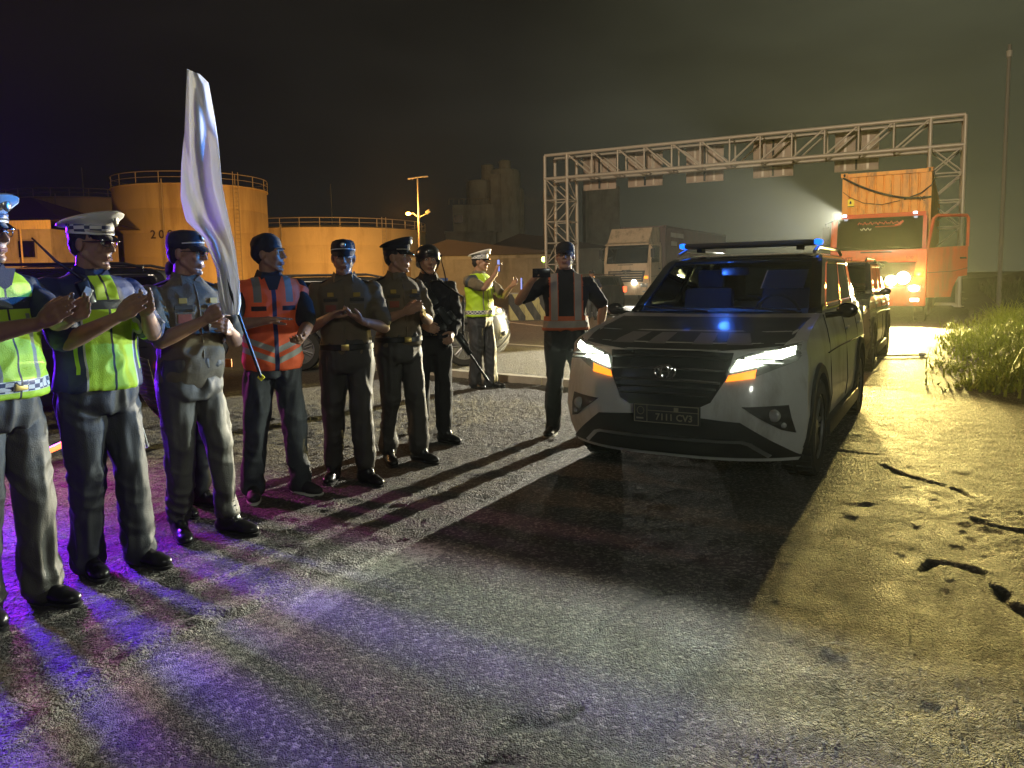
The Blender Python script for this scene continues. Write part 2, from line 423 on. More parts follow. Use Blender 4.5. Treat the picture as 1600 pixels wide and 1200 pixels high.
def asphalt():
    m = bpy.data.materials.new('asphalt'); m.use_nodes = True; nt = m.node_tree; b = nt.nodes['Principled BSDF']
    tc = nt.nodes.new('ShaderNodeTexCoord'); O = tc.outputs['Object']
    def noise(sc, det=5, ro=.6):
        n = nt.nodes.new('ShaderNodeTexNoise'); n.inputs['Scale'].default_value = sc; n.inputs['Detail'].default_value = det; n.inputs['Roughness'].default_value = ro
        nt.links.new(O, n.inputs['Vector']); return n.outputs[0]
    def vor(sc, feat='F1'):
        n = nt.nodes.new('ShaderNodeTexVoronoi'); n.inputs['Scale'].default_value = sc; n.feature = feat; nt.links.new(O, n.inputs['Vector']); return n
    def attr(nm):
        n = nt.nodes.new('ShaderNodeAttribute'); n.attribute_name = nm; return X(nt, n.outputs['Fac'])
    def mixc(f, a, c):
        mx = nt.nodes.new('ShaderNodeMix'); mx.data_type = 'RGBA'
        if isinstance(f, X): nt.links.new(f.s, mx.inputs[0])
        else: nt.links.new(f, mx.inputs[0])
        for k, v in ((6, a), (7, c)):
            if isinstance(v, tuple): mx.inputs[k].default_value = rgb(v)
            else: nt.links.new(v, mx.inputs[k])
        return mx.outputs[2]
    def mr(v, a, c, d=0., e=1.):
        n = nt.nodes.new('ShaderNodeMapRange'); n.inputs[1].default_value = a; n.inputs[2].default_value = c; n.inputs[3].default_value = d; n.inputs[4].default_value = e
        nt.links.new(v.s if isinstance(v, X) else v, n.inputs[0]); return X(nt, n.outputs[0])
    v1 = vor(72); v2 = vor(170)
    big = noise(.7, 6); mid = noise(5, 6, .7); fine = noise(60, 3)
    col = mixc(mr(big, .35, .65), (.046, .046, .044), (.070, .067, .062))
    col = mixc(mr(mid, .35, .7), col, (.10, .092, .08))
    stone = X(nt, v1.outputs['Color']) if False else None
    sx = nt.nodes.new('ShaderNodeSeparateColor'); nt.links.new(v1.outputs['Color'], sx.inputs[0])
    st = mr(sx.outputs[0], .55, 1.)
    col = mixc(st, col, (.36, .335, .29))
    dk = mr(sx.outputs[1], .75, .9)
    col = mixc(dk * .6, col, (.03, .03, .03))
    ls = attr('rough_side')
    col = mixc(ls * .45, col, (.135, .128, .112))
    soil = attr('soil')
    col = mixc(soil * .75, col, (.060, .050, .043))
    pn = mr(noise(26, 6, .75), .4, .56)
    col = mixc(attr('paint') * pn * .95, col, (.42, .40, .34))
    # brown oil and rust stains in the lane
    stn = mr(noise(1.9, 5, .7), .56, .72)
    col = mixc(stn * .5, col, (.05, .035, .022))
    col = mixc(attr('crack') * .85, col, (.012, .012, .013))
    nt.links.new(col, b.inputs['Base Color'])
    ro = mr(mid, .3, .7, .58, .85); nt.links.new((ro + soil * .25).s, b.inputs['Roughness'])
    b.inputs['Specular IOR Level'].default_value = .5
    hs = mr(v1.outputs['Distance'], 0., .7, 1., 0.)
    hh = hs * (ls * .75 + .40) * mr(sx.outputs[2], 0, 1, .25, 1.) + mr(v2.outputs['Distance'], 0, .8, .35, 0) + X(nt, fine) * .5 + mr(noise(22, 4, .7), .3, .7) * (ls * 1.2 + .25)
    bp = nt.nodes.new('ShaderNodeBump'); bp.inputs['Strength'].default_value = 1.0; bp.inputs['Distance'].default_value = .034
    nt.links.new(hh.s, bp.inputs['Height']); nt.links.new(bp.outputs[0], b.inputs['Normal'])
    return m
M_ASPH = asphalt()
road = link('road', me, None, M_ASPH); tag(road, kind='structure')

# far yard surface markings and kerbs
M_PAINT = mat('worn_road_paint', (.45, .43, .38), .7, var=.3, vscale=5, dirt=((.09, .085, .08), 3, (1, 1, 1)))
M_KERB = mat('kerb_concrete', (.36, .33, .28), .85, var=.25, vscale=3, bump=.3)
def strip(name, a, b, wdt, z0, z1, m, cut=0):
    a, b = Vector(a), Vector(b); d = (b - a).normalized(); n = Vector((-d.y, d.x, 0)) * wdt / 2
    mb = MB(); L = (b - a).length; k = max(1, int(L / cut)) if cut else 1
    for i in range(k):
        p = a + (b - a) * (i / k); q = a + (b - a) * ((i + (0.985 if cut else 1)) / k)
        mb.add([p - n + Vector((0, 0, z0)), q - n + Vector((0, 0, z0)), q + n + Vector((0, 0, z0)), p + n + Vector((0, 0, z0)),
                p - n + Vector((0, 0, z1)), q - n + Vector((0, 0, z1)), q + n + Vector((0, 0, z1)), p + n + Vector((0, 0, z1))],
               [(0, 3, 2, 1), (4, 5, 6, 7), (0, 1, 5, 4), (1, 2, 6, 5), (2, 3, 7, 6), (3, 0, 4, 7)])
    o = mb.build(name, m); tag(o, kind='structure'); return o
a = G(640, 583); b = G(905, 606); strip('kerb', a + (a - b) * .6, b + (b - a) * .9, .16, -.02, .10, M_KERB, cut=1.0)
for q in (((640, 528), (940, 548)), ((690, 508), (935, 488)), ((760, 500), (930, 520)), ((620, 485), (960, 478))):
    a, b = G(*q[0]), G(*q[1]); strip('lane_marking', a, b, .15, .004, .008, M_PAINT)
# soil verge with rise on the far right
M_SOIL = mat('verge_soil', (.035, .03, .02), .95, var=.4, vscale=2, bump=.8, bscale=14)
def verge():
    U = np.concatenate([np.linspace(0, 3, 16), np.linspace(3.6, 60, 20)]); V = np.linspace(-9, 140, 160)
    vs = []; fs = []
    p0 = G(1500, 560); u0 = p0.dot(RT); 
    for v in V:
        for u in U:
            e = .5 * math.sin(v * .9) * .4 + .3 * math.sin(v * .37 + 1)
            base = RT * (u0 + u + e * .5) + DV * (p0.dot(DV) - 4 + v)
            z = -.06 + .28 * min(u / 1.2, 1) * min(1, max(0, (v + 3) / 5)) + .07 * max(0, u - 2) + .6 * max(0, min(1, (u - 6) / 16)) * 5
            vs.append((base.x, base.y, z)); 
    n = len(U)
    P = np.array(vs); P[:, 2] += np.clip((P[:, 2] - .05) * 2, 0, 1) * (.12 * fbm(P * .8, 3, 4))
    for a in range(len(V) - 1):
        for b in range(n - 1): fs.append((a * n + b, a * n + b + 1, (a + 1) * n + b + 1, (a + 1) * n + b))
    mb = MB(); mb.add(P.tolist(), fs); o = mb.build('grass_verge', M_SOIL, smooth=True); return tag(o, kind='structure'), P, n
vg, VP_, VN = verge()
# ------------------------------------------------------------------ vehicle materials
M_WHITEP = mat('car_white_paint', (.66, .68, .66), .35, coat=.6, var=.08, vscale=3, dirt=((.30, .29, .26), 2.5))
M_DARKP = mat('car_dark_gloss_paint', (.035, .037, .035), .22, coat=1, var=.1, vscale=2)
M_HOOD = mat('hood_black', (.028, .03, .033), .42, coat=.25, var=.25, vscale=4)
M_HOODPALE = mat('hood_pale_grey', (.22, .22, .23), .5, var=.15)
M_BLACK = mat('black_plastic', (.018, .018, .019), .55, var=.2, vscale=9)
M_GRILLE = mat('black_gloss_grille', (.014, .014, .016), .25)
M_CHROME = mat('chrome', (.75, .76, .78), .14, 1)
M_SILVER = mat('silver_trim', (.50, .51, .53), .3, .8)
M_RUBBER = mat('tyre_rubber', (.022, .021, .02), .85, bump=.3, bscale=30)
M_RIM = mat('alloy_rim', (.25, .25, .26), .35, .9)
M_WSH = glass_mat('windscreen_glass', (.42, .50, .60), .02, .05)
M_SIDEG = glass_mat('tinted_side_glass', (.08, .09, .1), .02, .06)
M_LEDW = mat('headlamp_led', (.9, .95, .85), .3, emit=(.92, 1.0, .78), estr=22)
M_LENS = mat('lamp_lens', (.5, .52, .5), .08, coat=1, metal=.4)
M_AMBER = mat('amber_indicator', (.9, .3, .03), .3, emit=(1, .26, .015), estr=2.0)
M_BLUEL = mat('blue_beacon', (.02, .2, .9), .2, emit=(.006, .13, 1.0), estr=2.6)
M_WARML = mat('warm_headlamp', (1, .9, .6), .3, emit=(1, .74, .25), estr=45)
M_COOLL = mat('cool_headlamp', (1, 1, 1), .3, emit=(1, .97, .82), estr=22)
M_REDL = mat('red_tail_lamp', (.6, .02, .02), .3, emit=(1, .07, .02), estr=5)
M_PLATE = mat('number_plate_black', (.02, .02, .02), .5)
M_PLATET = mat('number_plate_print', (.32, .29, .20), .6)
M_SEAT = mat('car_seat_cloth', (.05, .05, .055), .9)
M_DASH = mat('dashboard', (.03, .03, .035), .7)
M_PAPER = mat('paper_sheet', (.7, .72, .75), .8)
M_PAPERT = mat('translucent_paper', (.75, .76, .8), .8)
_n = M_PAPERT.node_tree; _t = _n.nodes.new('ShaderNodeBsdfTranslucent'); _m = _n.nodes.new('ShaderNodeMixShader'); _m.inputs[0].default_value = .5
_n.links.new(_n.nodes['Principled BSDF'].outputs[0], _m.inputs[1]); _n.links.new(_t.outputs[0], _m.inputs[2]); _n.links.new(_m.outputs[0], _n.nodes['Material Output'].inputs[0])
M_PRINT = mat('printed_lines', (.2, .22, .3), .8)
M_YSTRIPE = mat('reflective_orange_stripe', (.75, .22, .03), .5)

class Suv:
    """an SUV shell cut in horizontal slices; local -Y is the nose, z up, origin on the ground under the front bumper"""
    W0, L0 = .86, 4.42
    GZ = ([.2, .35, .5, .62, .8, .93, .97, 1.03, 1.08, 1.12], [.12, .04, 0, .02, .07, .13, .24, .55, .95, 1.30])
    @staticmethod
    def g(z): return float(np.interp(z, *Suv.GZ))
    @staticmethod
    def S(x, z):
        k = float(np.interp(z, [.2, .9, 1.0, 1.12], [.32, .32, .22, .05]))
        return Suv.g(z) + k * min(abs(x) / Suv.W0, 1.15) ** 3
    @staticmethod
    def hw(z): return float(np.interp(z, [.2, .35, .5, .85, 1.0, 1.12], [.80, .845, .862, .85, .82, .785]))
    @staticmethod
    def side(y, z):
        w_ = Suv.hw(z); t = max(0, (y - 3.7) / .72)
        return w_ - .10 * t ** 2.2

def patch(mb, poly, off=.006, th=.03, nx=18, nz=4, S=None):
    """a polygon in (x,z), x-monotone, laid as a thick skin on the nose surface"""
    S = S or Suv.S
    xs = sorted(set([p[0] for p in poly])); x0, x1 = xs[0], xs[-1]
    cols = sorted(set(xs + list(np.linspace(x0, x1, nx))))
    def span(x):
        zs = []
        for k in range(len(poly)):
            a, b = poly[k], poly[(k + 1) % len(poly)]
            if abs(a[0] - b[0]) < 1e-9:
                if abs(a[0] - x) < 1e-9: zs += [a[1], b[1]]
            elif min(a[0], b[0]) - 1e-9 <= x <= max(a[0], b[0]) + 1e-9:
                zs.append(a[1] + (b[1] - a[1]) * (x - a[0]) / (b[0] - a[0]))
        return min(zs), max(zs)
    fr = []; bk = []
    for x in cols:
        a, b = span(x)
        if b - a < .002: b = a + .002
        fr.append([(x, S(x, a + (b - a) * k / nz) - off, a + (b - a) * k / nz) for k in range(nz + 1)])
        bk.append([(x, S(x, a + (b - a) * k / nz) - off + th, a + (b - a) * k / nz) for k in range(nz + 1)])
    n = nz + 1; C = len(cols); vs = [p for c in fr for p in c] + [p for c in bk for p in c]; o = C * n; fs = []
    for i in range(C - 1):
        for k in range(nz):
            a = i * n + k; fs.append((a, a + n, a + n + 1, a + 1)); fs.append((o + a, o + a + 1, o + a + n + 1, o + a + n))
        fs.append((i * n, o + i * n, o + (i + 1) * n, (i + 1) * n)); a = i * n + nz
        fs.append((a, a + n, o + a + n, o + a))
    for k in range(nz):
        fs.append((k, k + 1, o + k + 1, o + k)); a = (C - 1) * n + k; fs.append((a, o + a, o + a + 1, a + 1))
    mb.add(vs, fs)
def mirror(poly): return [(-x, z) for x, z in poly]

def wheel(parent, x, y, r=.345, w_=.215, out=1):
    t = MB(); rot = Matrix.Rotation(R(90), 3, 'Y')
    prof = [(r * .68, -w_ / 2), (r * .93, -w_ / 2), (r, -w_ * .36), (r * 1.0, w_ * .36), (r * .93, w_ / 2), (r * .68, w_ / 2), (r * .66, w_ * .2), (r * .66, -w_ * .2)]
    rings = [[Vector((q[1], q[0] * math.cos(2 * math.pi * k / 32), q[0] * math.sin(2 * math.pi * k / 32))) for k in range(32)] for q in prof]
    rings.append(rings[0]); t.loft(rings, caps=False)
    for k in range(40):      # tread blocks
        a = 2 * math.pi * k / 40
        for sx in (-.055, .02, .07):
            t.box(((sx), r * 1.0 * math.cos(a), r * 1.0 * math.sin(a)), (.05, .028, .012), Matrix.Rotation(a - math.pi / 2, 3, 'X'))
    wo = t.build('wheel', M_RUBBER, parent, smooth=True); wo.location = (x, y, r)
    m = MB(); m.lathe([(r * .66, -.03), (r * .66, .0)], n=28, rot=rot, c=(out * .02, 0, 0))
    m.lathe([(.05, 0), (.05, .05)], n=16, rot=rot, c=(out * .055 - .02, 0, 0))
    ring = [Vector((out * .085, r * .66 * math.cos(2 * math.pi * k / 28), r * .66 * math.sin(2 * math.pi * k / 28))) for k in range(29)]
    m.tube(ring, .013, 6)
    for k in range(7):
        a = 2 * math.pi * k / 7
        for d in (-.12, .12):
            m.tube([(out * .06, 0, 0), (out * .075, r * .64 * math.cos(a + d), r * .64 * math.sin(a + d))], [.022, .012], 6)
    m.build('rim', M_RIM, wo, smooth=True)
    return wo

def make_suv(name, label, cat, loc, rz, paint, hood, police=False, lamps='white', low=False, group=None, scale=1, detail=True, interior=True, tail=False, plate=True):
    t = thing(name, label, cat, loc, rz, group, scale)
    S = Suv.S
    # ---- body shell
    zs = [.2, .26, .35, .44, .5, .56, .62, .7, .8, .88, .93, .955, .97, .99, 1.01, 1.03, 1.055, 1.08, 1.10, 1.12]
    rings = []
    nf = 34
    for z in zs:
        w_ = Suv.hw(z); pts = []
        for k in range(nf + 1):
            x = -w_ * math.cos(math.pi * k / nf) if False else w_ * math.sin((k / nf - .5) * math.pi)
            pts.append(Vector((x, S(x, z), z)))
        ys = S(w_, z)
        for k in range(1, 26):
            y = ys + (4.15 - ys) * k / 25; pts.append(Vector((Suv.side(y, z), y, z)))
        wr = Suv.side(4.15, z)
        for k in range(1, 14):
            a = math.pi * k / 14; pts.append(Vector((wr * math.cos(a) * (1 if abs(math.cos(a)) < .9 else .98), 4.15 + .27 * math.sin(a) ** .6, z)))
        for k in range(25, 0, -1):
            y = ys + (4.15 - ys) * k / 25; pts.append(Vector((-Suv.side(y, z), y, z)))
        rings.append(pts)
    mb = MB(); mb.loft(rings)
    body = mb.build('body', paint, t, smooth=True)
    cut = MB()
    for sx in (-1, 1):
        for y in (.84, 3.5):
            cut.lathe([(.395, -.3), (.395, .3)], n=40, rot=Matrix.Rotation(R(90), 3, 'Y'), c=(sx * .86, y, .345))
    cme = cut.mesh('c'); co = bpy.data.objects.new('c', cme); COL.objects.link(co)
    co.parent = t
    bo = body.modifiers.new('b', 'BOOLEAN'); bo.operation = 'DIFFERENCE'; bo.object = co; bo.solver = 'EXACT'
    bpy.context.view_layer.update()
    dg = bpy.context.evaluated_depsgraph_get(); nm = bpy.data.meshes.new_from_object(body.evaluated_get(dg)); body.modifiers.clear(); body.data = nm
    bpy.data.objects.remove(co)
    # ---- wheel arch cladding and sills
    for sx in (-1, 1):
        for y in (.84, 3.5):
            m = MB(); rg = []
            for k in range(21):
                a = R(-8) + R(196) * k / 20; ca, sa = math.cos(a), math.sin(a); row = []
                for (rr, ox) in ((.385, .02), (.385, -.05), (.455, -.05), (.455, .004), (.44, .02)):
                    yy, zz = y + rr * ca, .345 + rr * sa
                    base = Suv.side(yy, max(zz, .3)) if yy > .6 else min(Suv.side(yy, max(zz, .3)), .86)
                    row.append(Vector((sx * (base + ox), yy, max(zz, .2))))
                rg.append(row)
            m.loft(rg); m.build('arch_trim', M_BLACK, t, smooth=True)
        m = MB(); m.box((sx * .835, 2.17, .27), (.10, 1.9, .12), bev=.02); m.build('sill', M_BLACK, t, smooth=True)
        wheel(t, sx * .76, .84, out=sx); wheel(t, sx * .76, 3.5, out=sx)
    m = MB(); m.box((0, 2.2, .24), (1.45, 3.7, .10)); m.build('underbody', M_BLACK, t)
    # ---- greenhouse
    H = 1.50 if low else 1.615
    zt = [1.115, 1.20, 1.30, 1.40, 1.50, 1.57, 1.615, 1.65, 1.675, H] if not low else [1.115, 1.17, 1.24, 1.31, 1.38, 1.42, 1.45, 1.47, 1.485, 1.5]
    if not low: zt = [1.115 + (z - 1.115) * .87 for z in zt[:-1]] + [H]
    def wf(z): return 1.24 + (z - 1.115) * (1.72 if not low else 1.9)
    gr = []; NF, NS, NR = 18, 30, 12
    for i, z in enumerate(zt):
        e = max(0, i - 5) / 4; w_ = .775 - (z - 1.115) * .22 - .10 * e ** 2.2
        y0 = wf(z) + .35 * e ** 2; y1 = 4.30 - (z - 1.115) * .35 - .25 * e ** 2
        pts = []
        for k in range(NF + 1):
            x = w_ * (2 * k / NF - 1); pts.append(Vector((x, y0 + .16 * (x / .775) ** 2 , z)))
        for k in range(1, NS + 1):
            y = y0 + .16 + (y1 - y0 - .16) * k / NS; pts.append(Vector((w_ - .05 * max(0, (k - 20) / 10) ** 2, y, z)))
        wr = w_ - .05
        for k in range(1, NR): pts.append(Vector((wr * (1 - 2 * k / NR), y1 + .05 * math.sin(math.pi * k / NR), z)))
        for k in range(NS, 0, -1):
            y = y0 + .16 + (y1 - y0 - .16) * k / NS; pts.append(Vector((-w_ + .05 * max(0, (k - 20) / 10) ** 2, y, z)))
        gr.append(pts)
    n = len(gr[0]); shell = MB(); ws = MB(); sds = {}; rw = MB()
    for i in range(len(gr) - 1):
        for k in range(n):
            k2 = (k + 1) % n; q = [gr[i][k], gr[i][k2], gr[i + 1][k2], gr[i + 1][k]]
            dst = shell
            if 1 <= k < NF - 1 and i < 6: dst = ws
            elif NF <= k < NF + NS or k >= n - NS:
                j = k - NF if k < NF + NS else n - 1 - k
                if .5 < i < 5 and (3 <= j < 12 or 13 <= j < 21 or 22 <= j < 28): dst = sds.setdefault((k < NF + NS, 0 if j < 12 else 1 if j < 21 else 2), MB())
            elif NF + NS + 1 < k < NF + NS + NR - 2 and 1 <= i < 5: dst = rw
            dst.add(q, [(0, 1, 2, 3)])
    shell.add(gr[-1], [tuple(range(n))])
    # crown of the roof
    top = gr[-1]; cx = Vector((0, 2.9, zt[-1] + .03))
    shell.add(list(top) + [p * .5 + cx * .5 + Vector((0, 0, .004)) for p in top], [(k, (k + 1) % n, n + (k + 1) % n, n + k) for k in range(n)] + [tuple(range(n, 2 * n))])
    def weld(mbx):
        bm = bmesh.new(); me_ = mbx.mesh('x', fix=False); bm.from_mesh(me_); bmesh.ops.remove_doubles(bm, verts=bm.verts[:], dist=.0004)
        bmesh.ops.recalc_face_normals(bm, faces=bm.faces[:]); bm.to_mesh(me_); bm.free(); return me_
    def glue(nm_, mbx, mt):
        o = link(nm_, weld(mbx), t, mt, True); o.data.set_sharp_from_angle(angle=R(35)); return o
    cab = glue('roof_and_pillars', shell, M_DARKP if police else paint)
    sol = cab.modifiers.new('s', 'SOLIDIFY'); sol.thickness = .022; sol.offset = -1
    glue('windscreen', ws, M_WSH); [glue('side_window', x_, M_SIDEG) for x_ in sds.values()]; glue('rear_window', rw, M_SIDEG)
    if interior:
        m = MB(); m.box((0, 1.55, 1.02), (1.40, .55, .16), bev=.05); m.build('dashboard', M_DASH, t, smooth=True)
        for sx in (-.36, .36):
            m = MB(); m.box((sx, 2.35, 1.0), (.46, .13, .62), Matrix.Rotation(R(-12), 3, 'X'), bev=.05); m.box((sx, 2.45, 1.39), (.24, .08, .17), bev=.03)
            m.tube([(sx - .06, 2.42, 1.28), (sx - .06, 2.44, 1.36)], .008, 6); m.tube([(sx + .06, 2.42, 1.28), (sx + .06, 2.44, 1.36)], .008, 6)
            m.build('seat', M_SEAT, t, smooth=True)
        m = MB(); ring = [Vector((.36 + .18 * math.cos(a), 1.92 - .06 * math.sin(a), 1.08 + .17 * math.sin(a))) for a in np.linspace(0, 2 * math.pi, 25)]
        m.tube(ring, .014, 8); m.tube([(.36, 1.92, 1.08), (.36, 1.72, 1.02)], .03, 8); m.build('steering_wheel', M_BLACK, t, smooth=True)
        m = MB(); m.box((0, wf(1.44) + .12, 1.455), (.24, .03, .07), bev=.012); m.build('rear_view_mirror', M_BLACK, t, smooth=True)
    # ---- dark skin over the hood, shut lines
    if hood is not None:
        m = MB(); patch(m, [(-.70, .955), (-.735, 1.0), (-.74, 1.10), (.74, 1.10), (.735, 1.0), (.70, .955), (.3, .925), (-.3, .925)], .004, .012, 44, 14)
        m.build('hood', hood, t, smooth=True)
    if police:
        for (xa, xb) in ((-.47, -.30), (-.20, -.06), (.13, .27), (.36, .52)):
            m = MB(); patch(m, [(xa, .962), (xa * .86, 1.02), (xb * .86 if abs(xb) > .1 else xb, 1.02), (xb, .962)], .0085, .003, 8, 8); m.build('hood_pale_patch', M_HOODPALE, t, smooth=True)  # pale grey patches laid on the hood surface
    for sx in (-1, 1):
        m = MB()
        for y in (1.42, 2.42, 3.28): m.tube([(sx * (Suv.side(y, z) + .001), y + (0 if z > .5 else .02), z) for z in (.36, .5, .7, .9, 1.0, 1.11)], .004, 4)
        m.tube([(sx * (Suv.side(y, .78) + .002), y, .80 + .03 * math.sin(y)) for y in np.linspace(1.3, 4.0, 14)], .006, 4)
        m.build('door_seam', M_BLACK, t)
        for y in (2.22, 3.1):
            m = MB(); m.cap((sx * .875, y - .07, .96), (sx * .875, y + .07, .965), .013, .013, 8); m.build('door_handle', M_SILVER, t, smooth=True)
        m = MB(); m.ell((sx * .95, 1.50, 1.14), (.078, .04, .058), n=20, m=12); m.tube([(sx * .80, 1.46, 1.10), (sx * .92, 1.48, 1.12)], .022, 8)
        mi = m.build('wing_mirror', M_DARKP, t, smooth=True)
        m = MB(); m.tube([(sx * .60, y, H - .0 + (.045 if 2.35 < y < 3.85 else .0)) for y in (2.2, 2.42, 2.8, 3.3, 3.75, 3.95)], .016, 8); m.build('roof_rail', M_SILVER if police else M_BLACK, t, smooth=True)
    # ---- nose
    m = MB(); patch(m, [(-.425, .915), (-.40, .76), (-.31, .60), (-.24, .565), (.24, .565), (.31, .60), (.40, .76), (.425, .915), (.2, .925), (-.2, .925)], .010, .03, 26, 10)
    gri = m.build('grille', M_GRILLE, t, smooth=True)
    for z, hw_ in ((.635, .30), (.68, .34), (.725, .36), (.80, .395), (.875, .40)):
        m = MB(); m.tube([(x, S(x, z) - .018, z + .012 * (1 - (x / .4) ** 2)) for x in np.linspace(-hw_, hw_, 15)], .0085 if z != .725 else .011, 6)
        m.build('grille_bar', M_CHROME if z in (.725, .80) else M_BLACK, gri, smooth=True)
    m = MB()
    for (rx, rz_, zc) in ((.072, .047, .79), (.026, .046, .79), (.046, .018, .808)):
        m.tube([(rx * math.cos(a), S(0, .79) - .028, zc + rz_ * math.sin(a)) for a in np.linspace(0, 2 * math.pi, 25)], .0065, 6)
    if detail: m.build('emblem', M_CHROME, gri, smooth=True)
    m = MB(); patch(m, [(-.83, .225), (-.69, .33), (-.49, .475), (-.22, .50), (.22, .50), (.49, .475), (.69, .33), (.83, .225)], .012, .03, 34, 5)
    m.build('lower_intake', M_BLACK, t, smooth=True)
    m = MB(); patch(m, [(-.66, .245), (-.55, .335), (-.50, .352), (.50, .352), (.55, .335), (.66, .245), (.645, .225), (.53, .315), (.49, .33), (-.49, .33), (-.53, .315), (-.645, .225)][:6] + [(.64, .228), (.53, .318), (.49, .333), (-.49, .333), (-.53, .318), (-.64, .228)], .024, .02, 40, 1)
    m.build('skid_trim', M_SILVER, t, smooth=True)
    for sx in (-1, 1):
        P = (lambda q: q if sx > 0 else mirror(q))
        m = MB(); patch(m, P([(.385, .735), (.39, .80), (.445, .885), (.52, .915), (.80, .978), (.815, .90), (.79, .86), (.56, .765)]), .008, .03, 20, 5)
        hl = m.build('headlight', M_LENS, t, smooth=True)
        m = MB(); patch(m, P([(.42, .80), (.455, .872), (.53, .895), (.775, .955), (.775, .905), (.58, .835)]), .014, .008, 16, 3)
        m.build('led_strip', {'white': M_LEDW, 'warm': M_WARML, 'off': M_LENS}[lamps], hl, smooth=True)
        m = MB(); patch(m, P([(.395, .735), (.41, .775), (.57, .812), (.565, .758)]), .014, .008, 10, 2)
        m.build('turn_signal', M_AMBER if lamps != 'off' else M_LENS, hl, smooth=True)
        m = MB(); patch(m, P([(.50, .575), (.76, .585), (.80, .40), (.72, .425)]), .008, .02, 14, 3)
        fg = m.build('fog_lamp_housing', M_BLACK, t, smooth=True)
        m = MB(); xx = sx * .685; m.ell((xx, S(xx, .52) - .012, .52), (.042, .02, .042)); m.ell((sx * .735, S(sx * .735, .455) - .01, .455), (.02, .012, .02))
        m.build('fog_lamp', M_LENS, fg, smooth=True)
    if plate:
        y = S(0, .53) - .03
        m = MB(); m.box((.03, y, .512), (.46, .012, .125), bev=.004); pl = m.build('number_plate', M_PLATE, t)
        m = MB()
        for (c, sz) in (((.03, y - .008, .570), (.44, .004, .005)), ((.03, y - .008, .455), (.44, .004, .005)), ((-.188, y - .008, .512), (.005, .004, .115)), ((.248, y - .008, .512), (.005, .004, .115)), ((-.10, y - .008, .512), (.004, .004, .115)), ((.075, y - .008, .533), (.34, .004, .004)),
                        ((.10, y - .008, .548), (.03, .004, .026)), ((-.15, y - .008, .478), (.05, .004, .010))): m.box(c, sz)
        me_ = None
        m.build('plate_border', M_PLATET, pl)
        if detail:
            tm = text_mesh('7111 CV3', .062, .002, .001); tm.transform(Matrix.Translation((.085, y - .009, .492)) @ Matrix.Rotation(R(90), 4, 'X')); link('plate_digits', tm, pl, M_PLATET)
            m = MB(); m.tube([(-.145 + .024 * math.cos(a), y - .009, .53 + .026 * math.sin(a)) for a in np.linspace(0, 2 * math.pi, 13)], .0025, 4); m.build('plate_crest', M_PLATET, pl)
    for sx in (-1, 1):
        m = MB(); m.box((sx * .70, 4.30, .98), (.20, .12, .20), bev=.03); m.build('tail_lamp', M_REDL if tail else M_LENS, t, smooth=True)
    if police:
        m = MB(); m.box((0, 2.42, H + .085), (1.16, .24, .05), bev=.02); m.box((-.45, 2.42, H + .055), (.05, .12, .06)); m.box((.45, 2.42, H + .055), (.05, .12, .06))
        lb = m.build('light_bar', M_BLACK, t, smooth=True)
        for sx in (-1, 1):
            m = MB(); m.box((sx * .605, 2.40, H + .088), (.06, .17, .05), bev=.022); m.build('beacon', M_BLUEL, lb, smooth=True)
        m = MB(); zc = 1.42; yy = wf(zc); m.add([(.28, wf(1.31) + .02, 1.31), (.60, wf(1.31) + .11, 1.31), (.60, wf(1.46) + .11, 1.46), (.28, wf(1.46) + .02, 1.46),
                                                 (.28, wf(1.31) + .024, 1.31), (.60, wf(1.31) + .114, 1.31), (.60, wf(1.46) + .114, 1.46), (.28, wf(1.46) + .024, 1.46)],
                                                [(0, 1, 2, 3), (7, 6, 5, 4), (0, 4, 5, 1), (1, 5, 6, 2), (2, 6, 7, 3), (3, 7, 4, 0)])
        m.build('paper_notice', M_PAPERT, t)
        m = MB(); m.box((0, 1.33, 1.128), (1.3, .03, .012), bev=.004)
        m.tube([(.62, 1.26, 1.14), (.05, 1.34, 1.17)], .008, 6); m.tube([(-.05, 1.24, 1.14), (-.6, 1.33, 1.17)], .008, 6); m.build('wiper', M_BLACK, t)
    return t

SUV_LOC = Vector((1.00, 5.06, 0))
suv = make_suv('police_suv', 'white fronted police SUV with black hood, lit headlights and a blue roof light bar', 'car', SUV_LOC, -ROAD, M_WHITEP, M_HOOD, police=True)
p2 = SUV_LOC + DV * 6.5 - RT * .20
suv2 = make_suv('escort_car', 'second car in the queue, mostly hidden behind the police SUV with a glaring yellow lamp', 'car', p2, -ROAD, M_DARKP, None, lamps='warm', interior=False, plate=False, detail=False)
darkc = make_suv('parked_car', 'dark parked car behind the helmeted officer holding the rifle', 'car', (-.05, 13.6, 0), R(97), M_DARKP, None, lamps='off', low=True, interior=False, detail=False, plate=False)
leftc = make_suv('parked_car', 'dark parked vehicle behind the two officers at the left edge', 'car', (-7.9, 8.0, 0), R(-78), M_DARKP, None, lamps='off', interior=False, detail=False, plate=False)
redc = make_suv('parked_car', 'distant parked car with a glowing red tail lamp near the striped barriers', 'car', (.9, 31.5, 0), R(-140), M_DARKP, None, lamps='off', low=True, interior=False, detail=False, tail=True, plate=False)
whtc = None

